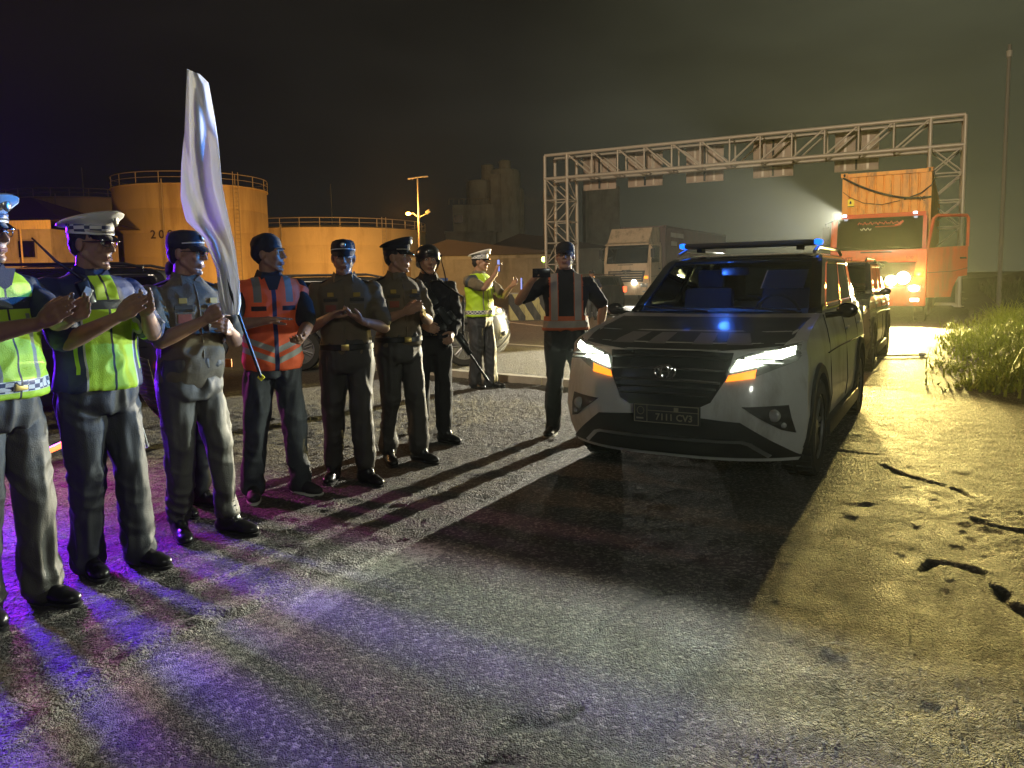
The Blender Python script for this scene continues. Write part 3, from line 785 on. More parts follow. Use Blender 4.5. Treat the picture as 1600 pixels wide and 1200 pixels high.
# ------------------------------------------------------------------ container trucks
M_REDCAB = mat('orange_red_cab_paint', (.60, .095, .035), .4, coat=.4, var=.1, vscale=2, dirt=((.3, .12, .07), 2))
M_TANCAB = mat('tan_cab_paint', (.55, .42, .28), .45, coat=.3, var=.1, dirt=((.2, .15, .1), 3))
M_YCONT = mat('yellow_orange_container', (.80, .33, .035), .55, var=.12, vscale=1.5, dirt=((.22, .09, .03), 5, (1, 1, .22)))
M_DCONT = mat('dark_red_container', (.09, .045, .045), .6, var=.2, dirt=((.05, .04, .04), 4))
M_FRAME = mat('chassis_black', (.02, .02, .022), .7, var=.2)
M_CWHITE = mat('container_print', (.5, .48, .44), .7)
M_YLOGO = mat('yellow_logo', (.95, .80, .05), .6)
M_TWS = glass_mat('truck_windscreen', (.16, .18, .16), .04, .06)
M_BANNER = mat('windscreen_banner_print', (.6, .10, .07), .6)

def make_container(parent, y0, L, z0, H, m, logo=False, txt=False):
    W = 2.44; c = None
    mb = MB()
    for (x, y) in ((-1, 0), (1, 0), (-1, 1), (1, 1)):
        mb.box((x * (W / 2 - .08), y0 + .08 + y * (L - .16), z0 + H / 2), (.16, .16, H))
    for z in (z0 + .08, z0 + H - .06):
        for yy in (y0 + .07, y0 + L - .07): mb.box((0, yy, z), (W - .32, .13, .14 if z < z0 + 1 else .11))
        for x in (-1, 1): mb.box((x * (W / 2 - .06), y0 + L / 2, z), (.11, L - .32, .13 if z < z0 + 1 else .10))
    mb.box((0, y0 + L / 2, z0 + H - .015), (W - .2, L - .2, .02)); mb.box((0, y0 + L / 2, z0 + .06), (W - .2, L - .2, .04))
    fr = mb.build('container', m, parent)
    # corrugated panels, one object per flute of the front wall
    nfl = 9; fw = (W - .32) / nfl
    for k in range(nfl):
        x0 = -W / 2 + .16 + k * fw; pr = [(x0, y0 + .05), (x0 + fw * .12, y0 + .05), (x0 + fw * .2, y0 + .085), (x0 + fw * .32, y0 + .085), (x0 + fw * .4, y0 + .05), (x0 + fw, y0 + .05), (x0 + fw, y0 + .10), (x0, y0 + .10)]
        q = MB(); q.prism(pr, z0 + .15, z0 + H - .12, 'z'); q.build('panel', m, fr)
    for sx in (-1, 1):
        q = MB(); k = int(L / .28); pts = []
        for i in range(k):
            a = y0 + .16 + (L - .32) * i / k; f = (L - .32) / k
            for (t_, d) in ((0, 0), (.35, 0), (.5, .036), (.85, .036)): pts.append((a + t_ * f, sx * (W / 2 - .02 - d)))
        pts.append((y0 + L - .16, sx * (W / 2 - .02)))
        poly = pts + [(p[0], p[1] - sx * .03) for p in pts[::-1]]
        # strip of quads top to bottom
        vs = []; fs = []; n = len(pts)
        for (y, x) in pts: vs += [(x, y, z0 + .14), (x, y, z0 + H - .11)]
        for (y, x) in pts: vs += [(x - sx * .03, y, z0 + .14), (x - sx * .03, y, z0 + H - .11)]
        for i in range(n - 1):
            a = 2 * i; fs.append((a, a + 1, a + 3, a + 2)); b = 2 * n + a; fs.append((b, b + 2, b + 3, b + 1))
        q.add(vs, fs); q.build('side_wall', m, fr)
    for x in (-1, 1):
        for z in (z0, z0 + H):
            q = MB(); q.box((x * (W / 2 - .05), y0 + .06, z + (.02 if z == z0 else -.05)), (.19, .19, .13), bev=.015); q.build('corner_casting', m, fr)
            if z > z0: h_ = MB(); h_.ell((x * (W / 2 - .06), y0 - .03, z - .05), (.035, .02, .05)); h_.build('casting_hole', M_FRAME, fr)
    if logo:
        m2 = MB(); m2.ell((-.98, y0 + .035, z0 + H - .88), (.11, .012, .12)); m2.box((-.98, y0 + .035, z0 + H - .97), (.2, .02, .10), bev=.008); lg = m2.build('logo', M_YLOGO, fr, smooth=True)
        m2 = MB(); m2.prism([(-1.01, z0 + H - .92), (-.95, z0 + H - .92), (-.955, z0 + H - .86), (-.98, z0 + H - .82), (-1.005, z0 + H - .86)], y0 + .018, y0 + .026, 'y'); m2.box((-.98, y0 + .02, z0 + H - 1.0), (.22, .016, .02)); m2.build('logo_mark', M_FRAME, fr)
        m2 = MB()
        pts = []
        for k in range(25):
            u = k / 24; x = -1.2 + 2.42 * u; z = z0 + H - .12 - .78 * (1 - (1 - u) ** 2.0) * (1 - .22 * max(0, u - .7)); pts.append((x, y0 - .02, z))
        m2.tube(pts, .03, 8)
        m2.build('hanging_hose', M_RUBBER, fr, smooth=True)
        m2 = MB(); m2.tube([(1.24, y0 - .02, z0 + H), (1.30, y0 - .02, z0 + H - .3), (1.22, y0 - .02, z0 + H - .5), (.95, y0 - .02, z0 + H - .72), (.5, y0 - .01, z0 + H - .88)], .018, 8); m2.build('hanging_cable', M_RUBBER, fr, smooth=True)
        m2 = MB(); m2.tube([(-1.2, y0 - .0, z0 + H - .55), (-1.0, y0 - .0, z0 + H - .72), (-.6, y0, z0 + H - .92), (-.1, y0, z0 + H - 1.0), (.4, y0, z0 + H - .9)], .01, 6); m2.build('hanging_cable', M_RUBBER, fr, smooth=True)
        tm = text_mesh('IC', .2, .002); tm.transform(Matrix.Translation((1.0, y0 + .04, z0 + H - .88)) @ Matrix.Rotation(R(90), 4, 'X')); link('container_mark', tm, fr, M_FRAME)
    if txt:
        for (yy, zz, L_) in ((2.0, H - .45, 2.2), (1.6, H - .9, 1.2)):
            q = MB()
            for k in range(int(L_ / .2)): q.box((1.237, y0 + yy - L_ / 2 + k * .2, z0 + zz), (.006, .13, .24)); 
            q.build('container_print', M_CWHITE, fr)
    return fr

def make_truck(name, label, loc, rz, cabm, contm, door_open=False, deflector=False, sc=1, lit=True, red=True):
    t = thing(name, label, 'truck', loc, rz, None, sc)
    W = 2.44; hw_ = W / 2
    # cab: a shell with real openings
    prof = lambda z: 0.02 if z < 2.05 else .02 + (z - 2.05) * .26
    mb = MB()
    mb.box((0, .16, .76), (W, .30, .56), bev=.05)            # bumper
    mb.build('bumper', cabm, t, smooth=True)
    mb = MB()
    mb.prism([(.02, 1.05), (.02, 2.06), (.22, 2.08), (1.9, 2.08), (1.9, 1.05)], -hw_ + .02, hw_ - .02, 'x')
    mb.prism([(.30, 2.98), (.36, 3.10), (1.85, 3.14), (1.9, 2.98)], -hw_ + .06, hw_ - .06, 'x')
    mb.prism([(1.80, 2.08), (1.80, 2.98), (1.9, 2.98), (1.9, 2.08)], -hw_ + .04, hw_ - .04, 'x')
    for sx in (-1, 1):
        mb.prism([(.03, 2.08), (.27, 2.98), (.38, 2.98), (.14, 2.08)], sx * (hw_ - .03), sx * (hw_ - .13), 'x')
    cab = mb.build('cab', cabm, t)
    # windscreen
    m = MB(); m.add([(-hw_ + .13, .06, 2.08), (hw_ - .13, .06, 2.08), (hw_ - .13, .29, 2.98), (-hw_ + .13, .29, 2.98), (-hw_ + .13, .08, 2.08), (hw_ - .13, .08, 2.08), (hw_ - .13, .31, 2.98), (-hw_ + .13, .31, 2.98)],
                    [(0, 1, 2, 3), (7, 6, 5, 4), (0, 4, 5, 1), (2, 6, 7, 3), (0, 3, 7, 4), (1, 5, 6, 2)]); m.build('windscreen', M_TWS, t)
    for x in (-.55, .0, .6):
        m = MB(); m.box((x, 1.2, 2.3), (.5, .12, .75), bev=.05); m.build('seat', M_SEAT, t, smooth=True)
    m = MB(); m.box((0, .45, 2.06), (W - .4, .5, .12)); m.build('dashboard', M_DASH, t)
    # front panel, grille
    m = MB(); m.box((0, .0, 1.89), (2.0, .025, .30), bev=.008); fp = m.build('front_panel', cabm, t, smooth=True)
    m = MB(); m.tube([(-.45, -.012, 2.0), (.35, -.012, 2.0)], .018, 8); m.build('front_vent', M_FRAME, fp)
    if red:
        for s_, x in (('HITS', -.78), ('500', .80)):
            tm = text_mesh(s_, .13, .002, .002); tm.transform(Matrix.Translation((x, -.016, 1.82)) @ Matrix.Rotation(R(90), 4, 'X')); link('badge', tm, fp, M_FRAME)
        m = MB(); z_ = lambda x: 2.82 + .022 * math.sin(x * 47) + .02 * math.sin(x * 83 + 1)
        m.tube([(x, .19 + .0, z_(x)) for x in np.linspace(-.55, .55, 60)], .011, 5); m.tube([(.40, .18, 2.74), (.52, .19, 2.76), (.60, .20, 2.86)], .03, 6); m.tube([(-.1, .18, 2.72), (.4, .18, 2.72)], .008, 5)
        m.build('windscreen_sticker', M_BANNER, t, smooth=True)
        m = MB(); m.tube([(x, .165, 2.66 + .03 * math.sin(x * 60)) for x in np.linspace(-.48, -.2, 24)], .012, 5); m.build('windscreen_sticker', M_CWHITE, t, smooth=True)
    m = MB(); m.prism([(-.98, 1.14), (-.98, 1.70), (-.28, 1.70), (-.18, 1.76), (.18, 1.76), (.28, 1.70), (.98, 1.70), (.86, 1.14)], -.012, .02, 'y')
    gr = m.build('grille', M_FRAME, t)
    for k in range(4):
        m = MB(); m.box((-.03, -.02, 1.25 + k * .12), (1.75 if k > 1 else 1.66, .018, .03)); m.build('grille_bar', M_BLACK if red else cabm, gr)
    m = MB(); m.tube([(.17 * math.cos(a), -.03, 1.62 + .11 * math.sin(a)) for a in np.linspace(0, 2 * math.pi, 25)], .012, 6)
    m.tube([(-.16, -.03, 1.60), (-.05, -.03, 1.62), (.05, -.03, 1.62), (.16, -.03, 1.60)], .012, 6); m.tube([(-.06, -.03, 1.46), (-.03, -.03, 1.71)], .01, 6); m.tube([(.06, -.03, 1.46), (.03, -.03, 1.71)], .01, 6)
    m.build('emblem', M_CHROME, gr, smooth=True)
    for sx in (-1, 1):
        m = MB(); m.box((sx * .93, -.0, .98), (.36, .05, .20), bev=.03); hl = m.build('headlight', M_LENS, t, smooth=True)
        m = MB(); m.ell((sx * .93, -.03, .98), (.13, .03, .085)); m.build('headlight_bulb', (M_COOLL if red else M_LENS) if lit else M_LENS, hl, smooth=True)
        m = MB(); m.box((sx * 1.03, -.0, 1.36), (.20, .05, .13), bev=.02); m.build('indicator', M_AMBER, t, smooth=True)
        m = MB(); m.box((sx * .95, -.0, .66), (.2, .03, .08), bev=.01); m.build('fog_lamp', M_COOLL if red else M_LENS, t, smooth=True)
        m = MB(); m.tube([(sx * (hw_ - .02), .22, 2.2), (sx * (hw_ + .16), .02, 2.3), (sx * (hw_ + .16), .02, 2.85), (sx * (hw_ - .02), .28, 2.95)], .018, 6); m.box((sx * (hw_ + .16), .0, 2.56), (.2, .06, .42), bev=.02)
        if not (door_open and sx > 0): m.build('door_mirror', M_FRAME, t)
        m = MB(); m.box((sx * .9, .14, 3.06), (.10, .10, .06), bev=.02); m.build('roof_marker', mat('marker_light', (.9, .9, 1), .3, emit=(.75, .78, 1), estr=8) if red else M_LENS, t)
        m = MB(); xx = sx * .55; m.tube([(xx + .28, -.0, 2.08), (xx, .02, 2.12), (xx - .35, .05, 2.16)], .012, 6); m.build('wiper', M_FRAME, t)
    # auxiliary lamps in the grille
    if red:
        for x, z, r_ in ((.36, 1.20, .15), (.66, 1.27, .17)):
            m = MB(); m.ell((x, -.05, z), (r_, .05, r_)); m.build('auxiliary_lamp', M_COOLL if x > .5 else M_WARML, t, smooth=True)
    # doors
    def door(parent):
        m = MB()
        m.prism([(0, 1.0), (0, 2.08), (1.42, 2.14), (1.42, 1.31), (1.10, 1.28), (.92, .98), (.85, .72), (0, .72)], -.03, .03, 'x')
        d = m.build('door', cabm, parent)
        m = MB(); pts = [(0, 0, 2.06), (0, .18, 2.88), (0, .30, 2.96), (0, 1.36, 2.98), (0, 1.42, 2.9), (0, 1.42, 2.12)]
        m.tube(pts, .045, 6); m.build('window_frame', cabm, d, smooth=True)
        m = MB(); m.add([(-.006, .03, 2.05), (-.006, 1.40, 2.10), (-.006, 1.38, 2.92), (-.006, .26, 2.92), (.006, .03, 2.05), (.006, 1.40, 2.10), (.006, 1.38, 2.92), (.006, .26, 2.92)],
                        [(0, 1, 2, 3), (7, 6, 5, 4)]); m.build('window', glass_mat('truck_door_glass', (.8, .85, .8), .02, .0), d)
        m = MB(); m.box((.04, 1.25, 1.80), (.03, .22, .05), bev=.01); m.box((-.04, 1.25, 1.80), (.03, .22, .05), bev=.01); m.build('door_handle', M_FRAME, d)
        m = MB(); m.lathe([(.11, 0), (.11, .03), (.09, .035)], n=20, rot=Matrix.Rotation(R(90), 3, 'Y'), c=(-.06, .30, 1.12)); m.build('door_speaker', mat('door_reflector', (.35, .04, .03), .5), d, smooth=True)
        m = MB(); m.tube([(.035, .0, 1.40), (.035, .92, 1.44), (.035, 1.42, 1.52)], .008, 4); m.tube([(-.035, .0, 1.40), (-.035, .92, 1.44), (-.035, 1.42, 1.52)], .008, 4); m.build('door_crease', M_FRAME, d)
        return d
    for sx in (-1, 1):
        d = door(t); d.location = (sx * (hw_ - .0), .12, 0)
        if door_open and sx > 0: d.rotation_euler = (0, 0, R(-42))
    if deflector:
        m = MB(); m.prism([(.2, 3.12), (.75, 3.85), (1.8, 3.9), (1.85, 3.12)], -hw_ + .12, hw_ - .12, 'x'); m.build('roof_deflector', cabm, t, bevel=.05)
        m = MB(); m.box((0, .18, 3.05), (W - .1, .35, .07), Matrix.Rotation(R(18), 3, 'X'), bev=.02); m.build('sun_visor', cabm, t)
        m = MB(); m.ell((.42, -.05, 1.12), (.13, .06, .13)); m.build('lit_headlamp', M_COOLL, t, smooth=True)
    # chassis and wheels
    m = MB()
    for x in (-.42, .42): m.box((x, 6.5, .98), (.12, 11.5, .24))
    m.box((0, 1.0, .95), (2.1, 1.5, .25)); m.box((0, 7.5, 1.18), (2.3, 11, .12)); m.build('chassis', M_FRAME, t)
    for y in (1.25, 5.2, 6.4, 11.2, 12.5):
        for sx in (-1, 1):
            wo = wheel(t, sx * 1.05, y, r=.5, w_=.3, out=sx)
    return t

tl = SUV_LOC + DV * 19.1 - RT * .26
truck = make_truck('container_truck', 'orange red container truck with its driver door swung open and lamps glaring', tl, -ROAD, M_REDCAB, M_YCONT, door_open=True)
make_container(truck, 2.15, 12.2, 1.46, 3.02, M_YCONT, logo=True)
lt = Vector((6.0, 40.0, 0))
truck2 = make_truck('container_truck', 'tan container truck with a roof deflector waiting on the far side of the yard', lt, R(-30), M_TANCAB, M_DCONT, deflector=True, sc=1.03, red=False)
make_container(truck2, 2.4, 12.2, 1.28, 2.75, M_DCONT, txt=True)

# ------------------------------------------------------------------ lamps that light the place
def local(root_loc, v): return Vector(root_loc) + RT * v[0] + DV * v[1] + Vector((0, 0, v[2]))
LW = (.92, 1.0, .80)
for sx in (-1, 1):
    yl = Suv.S(.6, .87) - .045
    lamp('headlight_beam', 'SPOT', local(SUV_LOC, (sx * .60, yl, .87)), 190, LW, .0015, -DV - Vector((0, 0, .03)), 104, .35)
    lamp('headlight_beam', 'SPOT', local(SUV_LOC, (sx * .60, yl, .871)), 175, LW, .0015, -DV - RT * .16 - Vector((0, 0, .09)), 66, 1.0)
    m = MB(); m.box((sx * .60, yl + .01, .853), (.26, .08, .008)); m.box((sx * .60, yl + .01, .8805), (.26, .08, .008)); m.build('beam_cutoff_plate', M_BLACK, suv)  # plates added over and under the lamp to cut off its beam
    lamp('beacon_light', 'SPOT', local(SUV_LOC, (sx * .615, 2.27, 1.73)), 2100 if sx > 0 else 60, (.045, .30, 1.0), .03, -DV - RT * .49 + Vector((0, 0, .15)), 43, .8)
lamp('cabin_light', 'POINT', local(SUV_LOC, (-.1, 1.9, 1.44)), 11, (.06, .22, 1.0), .05)
lamp('escort_beam', 'SPOT', local(p2, (.60, -.05, .88)), 1100, (1, .74, .22), .05, -DV - Vector((0, 0, .05)) + RT * .12, 95, .5)
lamp('escort_indicator', 'POINT', local(p2, (.78, -.1, .80)), 14, (1, .45, .1), .05)
for (x, z) in ((.36, 1.20), (.66, 1.27), (.93, .98), (-.93, .98)):
    lamp('truck_beam', 'SPOT', local(tl, (x, -.14, z)), 6500, (1, .78, .24), .06, -DV - Vector((0, 0, .045)), 80, .6)
lamp('truck_roof_beam', 'SPOT', local(tl, (-.9, .02, 3.08)), 36000, (1, .94, .76), .06, -DV - RT * .20 - Vector((0, 0, .13)), 29, .3)
lamp('truck_indicator', 'POINT', local(tl, (1.03, -.18, 1.36)), 60, (1, .25, .05), .05)
lamp('yard_truck_beam', 'SPOT', Vector(lt) + Vector((.40, -.5, 1.2)), 1500, (1, .95, .8), .1, (-.4, -.9, -.05), 90, .6)
lamp('tail_glow', 'POINT', (.75, 31.0, 1.1), 25, (1, .08, .03), .1)
lamp('gantry_fill_light', 'SPOT', (-5, -6, 12), 31000, (1, .83, .60), .3, (12, 42, -6), 64, .9)  # unseen lamp added behind the camera to brighten gantry and silos
lamp('front_fill_light', 'SPOT', (3, -8, 5.2), 600, (.98, 1, .86), .3, (-3, 14, -4.0), 100, 1.0)  # unseen fill added behind the camera for the car front and faces
lamp('police_beacon', 'SPOT', (-5.6, 6.6, 1.75), 3900, (.13, .01, 1.0), .30, (4.0, -5.4, -1.3), 52, .5)
lamp('police_beacon', 'SPOT', (-5.3, 7.5, 1.70), 650, (.85, .02, .75), .25, (3.6, -3.5, -1.95), 34, .7)
# ------------------------------------------------------------------ background
M_TANK = mat('tank_cream_paint', (.52, .40, .22), .7, var=.10, vscale=.25, dirt=((.30, .20, .10), .5, (1, 1, .12)))
M_RAIL = mat('railing_steel', (.34, .28, .2), .6)
M_TXTD = mat('tank_number_paint', (.05, .035, .03), .7)
M_CONC = mat('old_concrete', (.28, .27, .23), .9, var=.3, vscale=.35, dirt=((.12, .12, .10), .6, (1, 1, .15)), bump=.2, bscale=2)
M_CONC2 = mat('pale_concrete', (.33, .32, .27), .9, var=.2, vscale=.3, dirt=((.15, .15, .12), .8, (1, 1, .2)))
M_ROOFD = mat('dark_roof_sheet', (.05, .035, .03), .7, var=.2, vscale=1)
M_WALLB = mat('office_wall_cream', (.50, .40, .26), .8, var=.15, vscale=1.2, dirt=((.2, .14, .09), 1.2))
M_FASC = mat('yellow_fascia_board', (.80, .56, .25), .6, var=.15, vscale=2, stretch=(5, 5, 1))
M_DARKW = mat('dark_window', (.01, .01, .012), .15)
M_GANT = mat('gantry_galvanised', (.52, .46, .38), .5, .25, var=.15, vscale=2)
M_SIGNB = mat('sign_panel_back', (.40, .31, .24), .6, .1, var=.18, vscale=1.5, dirt=((.2, .14, .1), 2))
M_POLE = mat('lamp_pole_steel', (.33, .31, .26), .6, .2)
M_POLED = mat('dark_pole', (.14, .13, .11), .7)
M_SODL = mat('sodium_lamp', (1, .6, .2), .3, emit=(1, .40, .06), estr=45)
M_GRNL = mat('green_lamp', (.7, 1, .3), .3, emit=(.55, 1, .12), estr=12)
M_BLUEW = mat('blue_tarpaulin_wall', (.03, .09, .32), .6, var=.15, vscale=3, bump=.3, bscale=5)
M_BARR = mat('barrier_yellow_stripes', (.40, .36, .16), .8, pattern=lambda x, y, z: [(((x * 1.6 + z * .9).mod(1.0) < .5), (.04, .04, .04))], dirt=((.1, .1, .08), 3))
M_BOARD = mat('orange_barrier_board', (.75, .20, .02), .5, emit=None)

def tank(c, r, h, label, n=72, text=None, ang=None, courses=5, rail=True, name='storage_tank'):
    t = thing(name, label, 'storage tank', (c[0], c[1], 0))
    ang = math.atan2(-c[1], -c[0])
    for k in range(courses):
        z0, z1 = h * k / courses, h * (k + 1) / courses
        m = MB(); rr = r + (k % 2) * .006
        m.lathe([(rr, z0), (rr, z1 - .03), (rr - .02, z1)], n=n); m.build('shell_course', M_TANK, t, smooth=True)
    m = MB(); m.lathe([(r + .10, h - .05), (r + .12, h), (r + .05, h + .05), (r * .5, h + r * .06), (.2, h + r * .09)], n=n); m.build('roof', M_TANK, t, smooth=True)
    if rail:
        m = MB(); ring = lambda rad, z, rr: m.tube([(rad * math.cos(2 * math.pi * k / n), rad * math.sin(2 * math.pi * k / n), z) for k in range(n + 1)], rr, 5)
        ring(r + .05, h + .85, .035); ring(r + .05, h + .45, .022); m.build('handrail', M_RAIL, t, smooth=True)
        pm = None; N = max(16, int(2 * math.pi * r / 1.7))
        for k in range(N):
            a = 2 * math.pi * k / N
            if math.cos(a - ang) < -.2: continue
            if pm is None:
                q = MB(); q.tube([(0, 0, 0), (0, 0, .85)], .035, 5); o = q.build('railing_post', M_RAIL, t); pm = o.data
            else: o = bpy.data.objects.new('railing_post', pm); COL.objects.link(o); o.parent = t
            o.location = ((r + .05) * math.cos(a), (r + .05) * math.sin(a), h)
    m = MB(); a = ang + .55
    for zz in np.linspace(.3, h, int(h / .3)): m.box((( r + .18) * math.cos(a), (r + .18) * math.sin(a), zz), (.45, .03, .03), Matrix.Rotation(a + math.pi / 2, 3, 'Z'))
    for s_ in (-.22, .22): m.tube([((r + .18) * math.cos(a) - s_ * math.sin(a), (r + .18) * math.sin(a) + s_ * math.cos(a), 0), ((r + .18) * math.cos(a) - s_ * math.sin(a), (r + .18) * math.sin(a) + s_ * math.cos(a), h + 1)], .03, 5)
    m.build('ladder', M_RAIL, t)
    m = MB(); a = ang - .35; m.tube([((r + .12) * math.cos(a), (r + .12) * math.sin(a), .3), ((r + .12) * math.cos(a), (r + .12) * math.sin(a), h + .3)], .05, 6); m.build('pipe', M_RAIL, t)
    if text:
        for i, chh in enumerate(text[0]):
            tm = text_mesh(chh, text[1], .01, .01); aa = ang + text[2] + i * text[1] * .72 / r
            tm.transform(Matrix.Translation(((r + .03) * math.cos(aa), (r + .03) * math.sin(aa), text[3])) @ Matrix.Rotation(aa + math.pi / 2, 4, 'Z') @ Matrix.Rotation(R(90), 4, 'X')); link('painted_number', tm, t, M_TXTD)
    return t
c = A(305, 400, 61.5); tA = tank((c.x, c.y), 5.65, 8.7, 'large lit cream storage tank with the number 20 painted on it, left of the flag', text=('200', .85, -.50, 5.05))
c = A(506, 400, 78); tB = tank((c.x, c.y), 10.2, 6.25, 'wide low lit storage tank with a railing behind the middle of the line of people', courses=4)
c = A(150, 400, 86); tC = tank((c.x, c.y), 9.2, 10.3, 'unlit storage tank behind the cream office building at the left', courses=4)

# office building at the far left
c = A(40, 400, 47); ob = thing('office_building', 'cream single storey office with a dark hip roof and orange lit fascia at far left', 'building', (c.x, c.y, 0))
wz = 4.95
m = MB(); m.box((-4.2, 4, wz / 2), (11.6, 8, wz)); m.build('wall', M_WALLB, ob)
m = MB(); m.box((-4.2, -.02, 2.2), (11.7, .12, .9)); m.build('plinth', M_CONC2, ob)
for k in range(13): q = MB(); q.box((-10.4 + k * 1.0, -.75, wz + .2), (.985, .06, .52)); q.build('fascia_board', M_FASC, ob)
m = MB(); m.add([(-10.8, -.8, wz + .46), (2.8, -.8, wz + .46), (2.8, 9, wz + .46), (-10.8, 9, wz + .46), (-7, 4, 7.3), (-1.8, 4, 7.3)], [(0, 1, 5, 4), (1, 2, 5), (2, 3, 4, 5), (3, 0, 4), (0, 3, 2, 1)]); m.build('roof', M_ROOFD, ob)
for x in (-6.5, -3.2, .15):
    m = MB(); m.box((x, -.03, 3.75), (1.15, .10, 1.15)); f = m.build('window_frame', M_RAIL, ob)
    m = MB(); m.box((x, -.09, 3.75), (.98, .03, .98)); m.build('pane', M_DARKW, f)
for x in (-1.0, .25): m = MB(); m.tube([(x, -.72, 0), (x, -.72, wz)], .05, 8); m.build('column', M_FASC, ob, smooth=True)
lw = thing('yard_wall', 'low lit orange brown wall running in front of the tanks', 'wall', (0, 0, 0))
a = A(-40, 436, 44); b = A(700, 436, 56); ww = b - a
n_ = 22
for k in range(n_):
    p = a + ww * (k + .5) / n_; m = MB(); m.box((0, 0, .72), (ww.length / n_ - .04, .2, 1.44), bev=.0); o = m.build('wall_panel', M_WALLB, lw); o.location = (p.x, p.y, 0); o.rotation_euler = (0, 0, math.atan2(ww.y, ww.x))
    m = MB(); m.box((0, 0, 1.47), (ww.length / n_ - .03, .3, .05)); o2 = m.build('coping', M_CONC2, lw); o2.location = (p.x, p.y, 0); o2.rotation_euler = o.rotation_euler
a, b = A(470, 436, 33), A(700, 436, 35); ww = b - a
bw = thing('tarpaulin_fence', 'blue tarpaulin fence behind the officers in the middle of the line', 'fence', (a.x, a.y, 0), math.atan2(ww.y, ww.x))
for k in range(7):
    L = ww.length / 7; m = MB(); m.box((L * (k + .5), 0, .78), (L - .03, .04, 1.5)); m.build('panel', M_BLUEW, bw)
    m = MB(); m.tube([(L * k, .06, 0), (L * k, .06, 1.6)], .03, 6); m.build('post', M_RAIL, bw)

# silo works
c = A(755, 400, 120); si = thing('silo_building', 'pale concrete silo tower with stepped blocks and round silos on the skyline', 'building', (c.x, c.y, 0))
def bx(nm, cx, cy, w_, d_, z0, z1, m_): q = MB(); q.box((cx, cy, (z0 + z1) / 2), (w_, d_, z1 - z0)); return q.build(nm, m_, si)
bx('block', -1.7, 0, 7.6, 6, 0, 8.6, M_CONC); bx('block', -1.2, .5, 6.4, 5, 8.62, 12.8, M_CONC2); bx('ledge', -1.7, -.1, 7.9, 6.3, 8.5, 8.75, M_CONC)
for (x, y, r_, z0, z1) in ((-.4, .4, 2.0, 12.9, 16.6), (3.5, 1.0, 2.5, 0, 18.2), (5.4, 1.2, 1.1, 0, 15.5)):
    q = MB(); q.lathe([(r_, z0), (r_, z1 - .4), (r_ - .3, z1)], c=(x, y, 0), n=28); q.build('silo', M_CONC2, si, smooth=True)
for (x, y, r_, z0, z1) in ((.9, .4, .95, 16.5, 18.9), (3.6, 1.0, .95, 18.1, 19.6)):
    q = MB(); q.lathe([(r_, z0), (r_, z1), (r_ * .5, z1 + .2)], c=(x, y, 0), n=20); q.build('rooftop_drum', M_CONC2, si, smooth=True)
bx('window', -.9, -3.02, 1.2, .06, 5.2, 5.8, M_DARKW); bx('window', -3.5, -3.02, 1.3, .06, 10, 11.2, M_DARKW)
bx('conveyor_house', 2.2, -.5, 1.6, 2, 8.6, 17.4, M_CONC)
q = MB()
for k in range(9): q.tube([(-4.9 + k * .75, -2.6, 12.8), (-4.9 + k * .75, -2.6, 13.6)], .04, 4)
q.tube([(-4.9, -2.6, 13.6), (1.2, -2.6, 13.6)], .04, 4); q.build('railing', M_RAIL, si)
c = A(939, 400, 135); s2 = thing('silo_block', 'tall faint rectangular silo block seen through the left gantry tower', 'building', (c.x, c.y, 0))
q = MB(); q.box((0, 0, 8.4), (5.8, 6, 16.8)); q.build('wall', M_CONC, s2); q = MB(); q.box((-.3, 0, 17.3), (1, 1, 1.2)); q.build('rooftop_box', M_CONC, s2)
q = MB(); q.box((.3, -3.02, 11.2), (1.8, .05, .12)); q.build('ledge', M_CONC2, s2)
c = A(860, 400, 140); s3 = thing('silo_block', 'slim pale block just left of the gantry tower', 'building', (c.x, c.y, 0)); q = MB(); q.box((0, 0, 7.9), (2.2, 4, 15.8)); q.build('wall', M_CONC2, s3)
q = MB(); q.box((0, 0, 15.9), (2.5, 4.3, .2)); q.build('roof', M_CONC, s3)
# warehouses
def warehouse(x, Y, w_, hgt, rid, label, wallm, d_=14):
    c = A(x, 400, Y); t = thing('warehouse', label, 'building', (c.x, c.y, 0), R(-12))
    q = MB(); q.box((0, d_ / 2, hgt / 2), (w_, d_, hgt)); q.build('wall', wallm, t)
    q = MB(); q.prism([(-w_ / 2 - .6, hgt), (w_ / 2 + .6, hgt), (w_ / 2 + .2, hgt + rid * .15), (-w_ * .2, hgt + rid), (-w_ / 2 - .6, hgt + .15)], -.8, d_ + .8, 'y'); q.build('roof', M_ROOFD, t)
    q = MB(); q.box((0, -.06, hgt - .2), (w_ + .8, .08, .28)); q.build('eaves_board', M_FASC if wallm is M_WALLB else M_CONC2, t)
    return t
warehouse(745, 72, 13, 3.7, 1.5, 'long dark roofed warehouse behind the officer in the white cap', M_CONC)
wh = warehouse(850, 100, 15, 5.2, 2.1, 'pale gabled warehouse left of the gantry tower', M_CONC2)
for k in range(3): q = MB(); q.box((-3 + k * 2.5, -.05, 1.9), (1.3, .06, 1.0)); q.build('window', M_DARKW, wh)

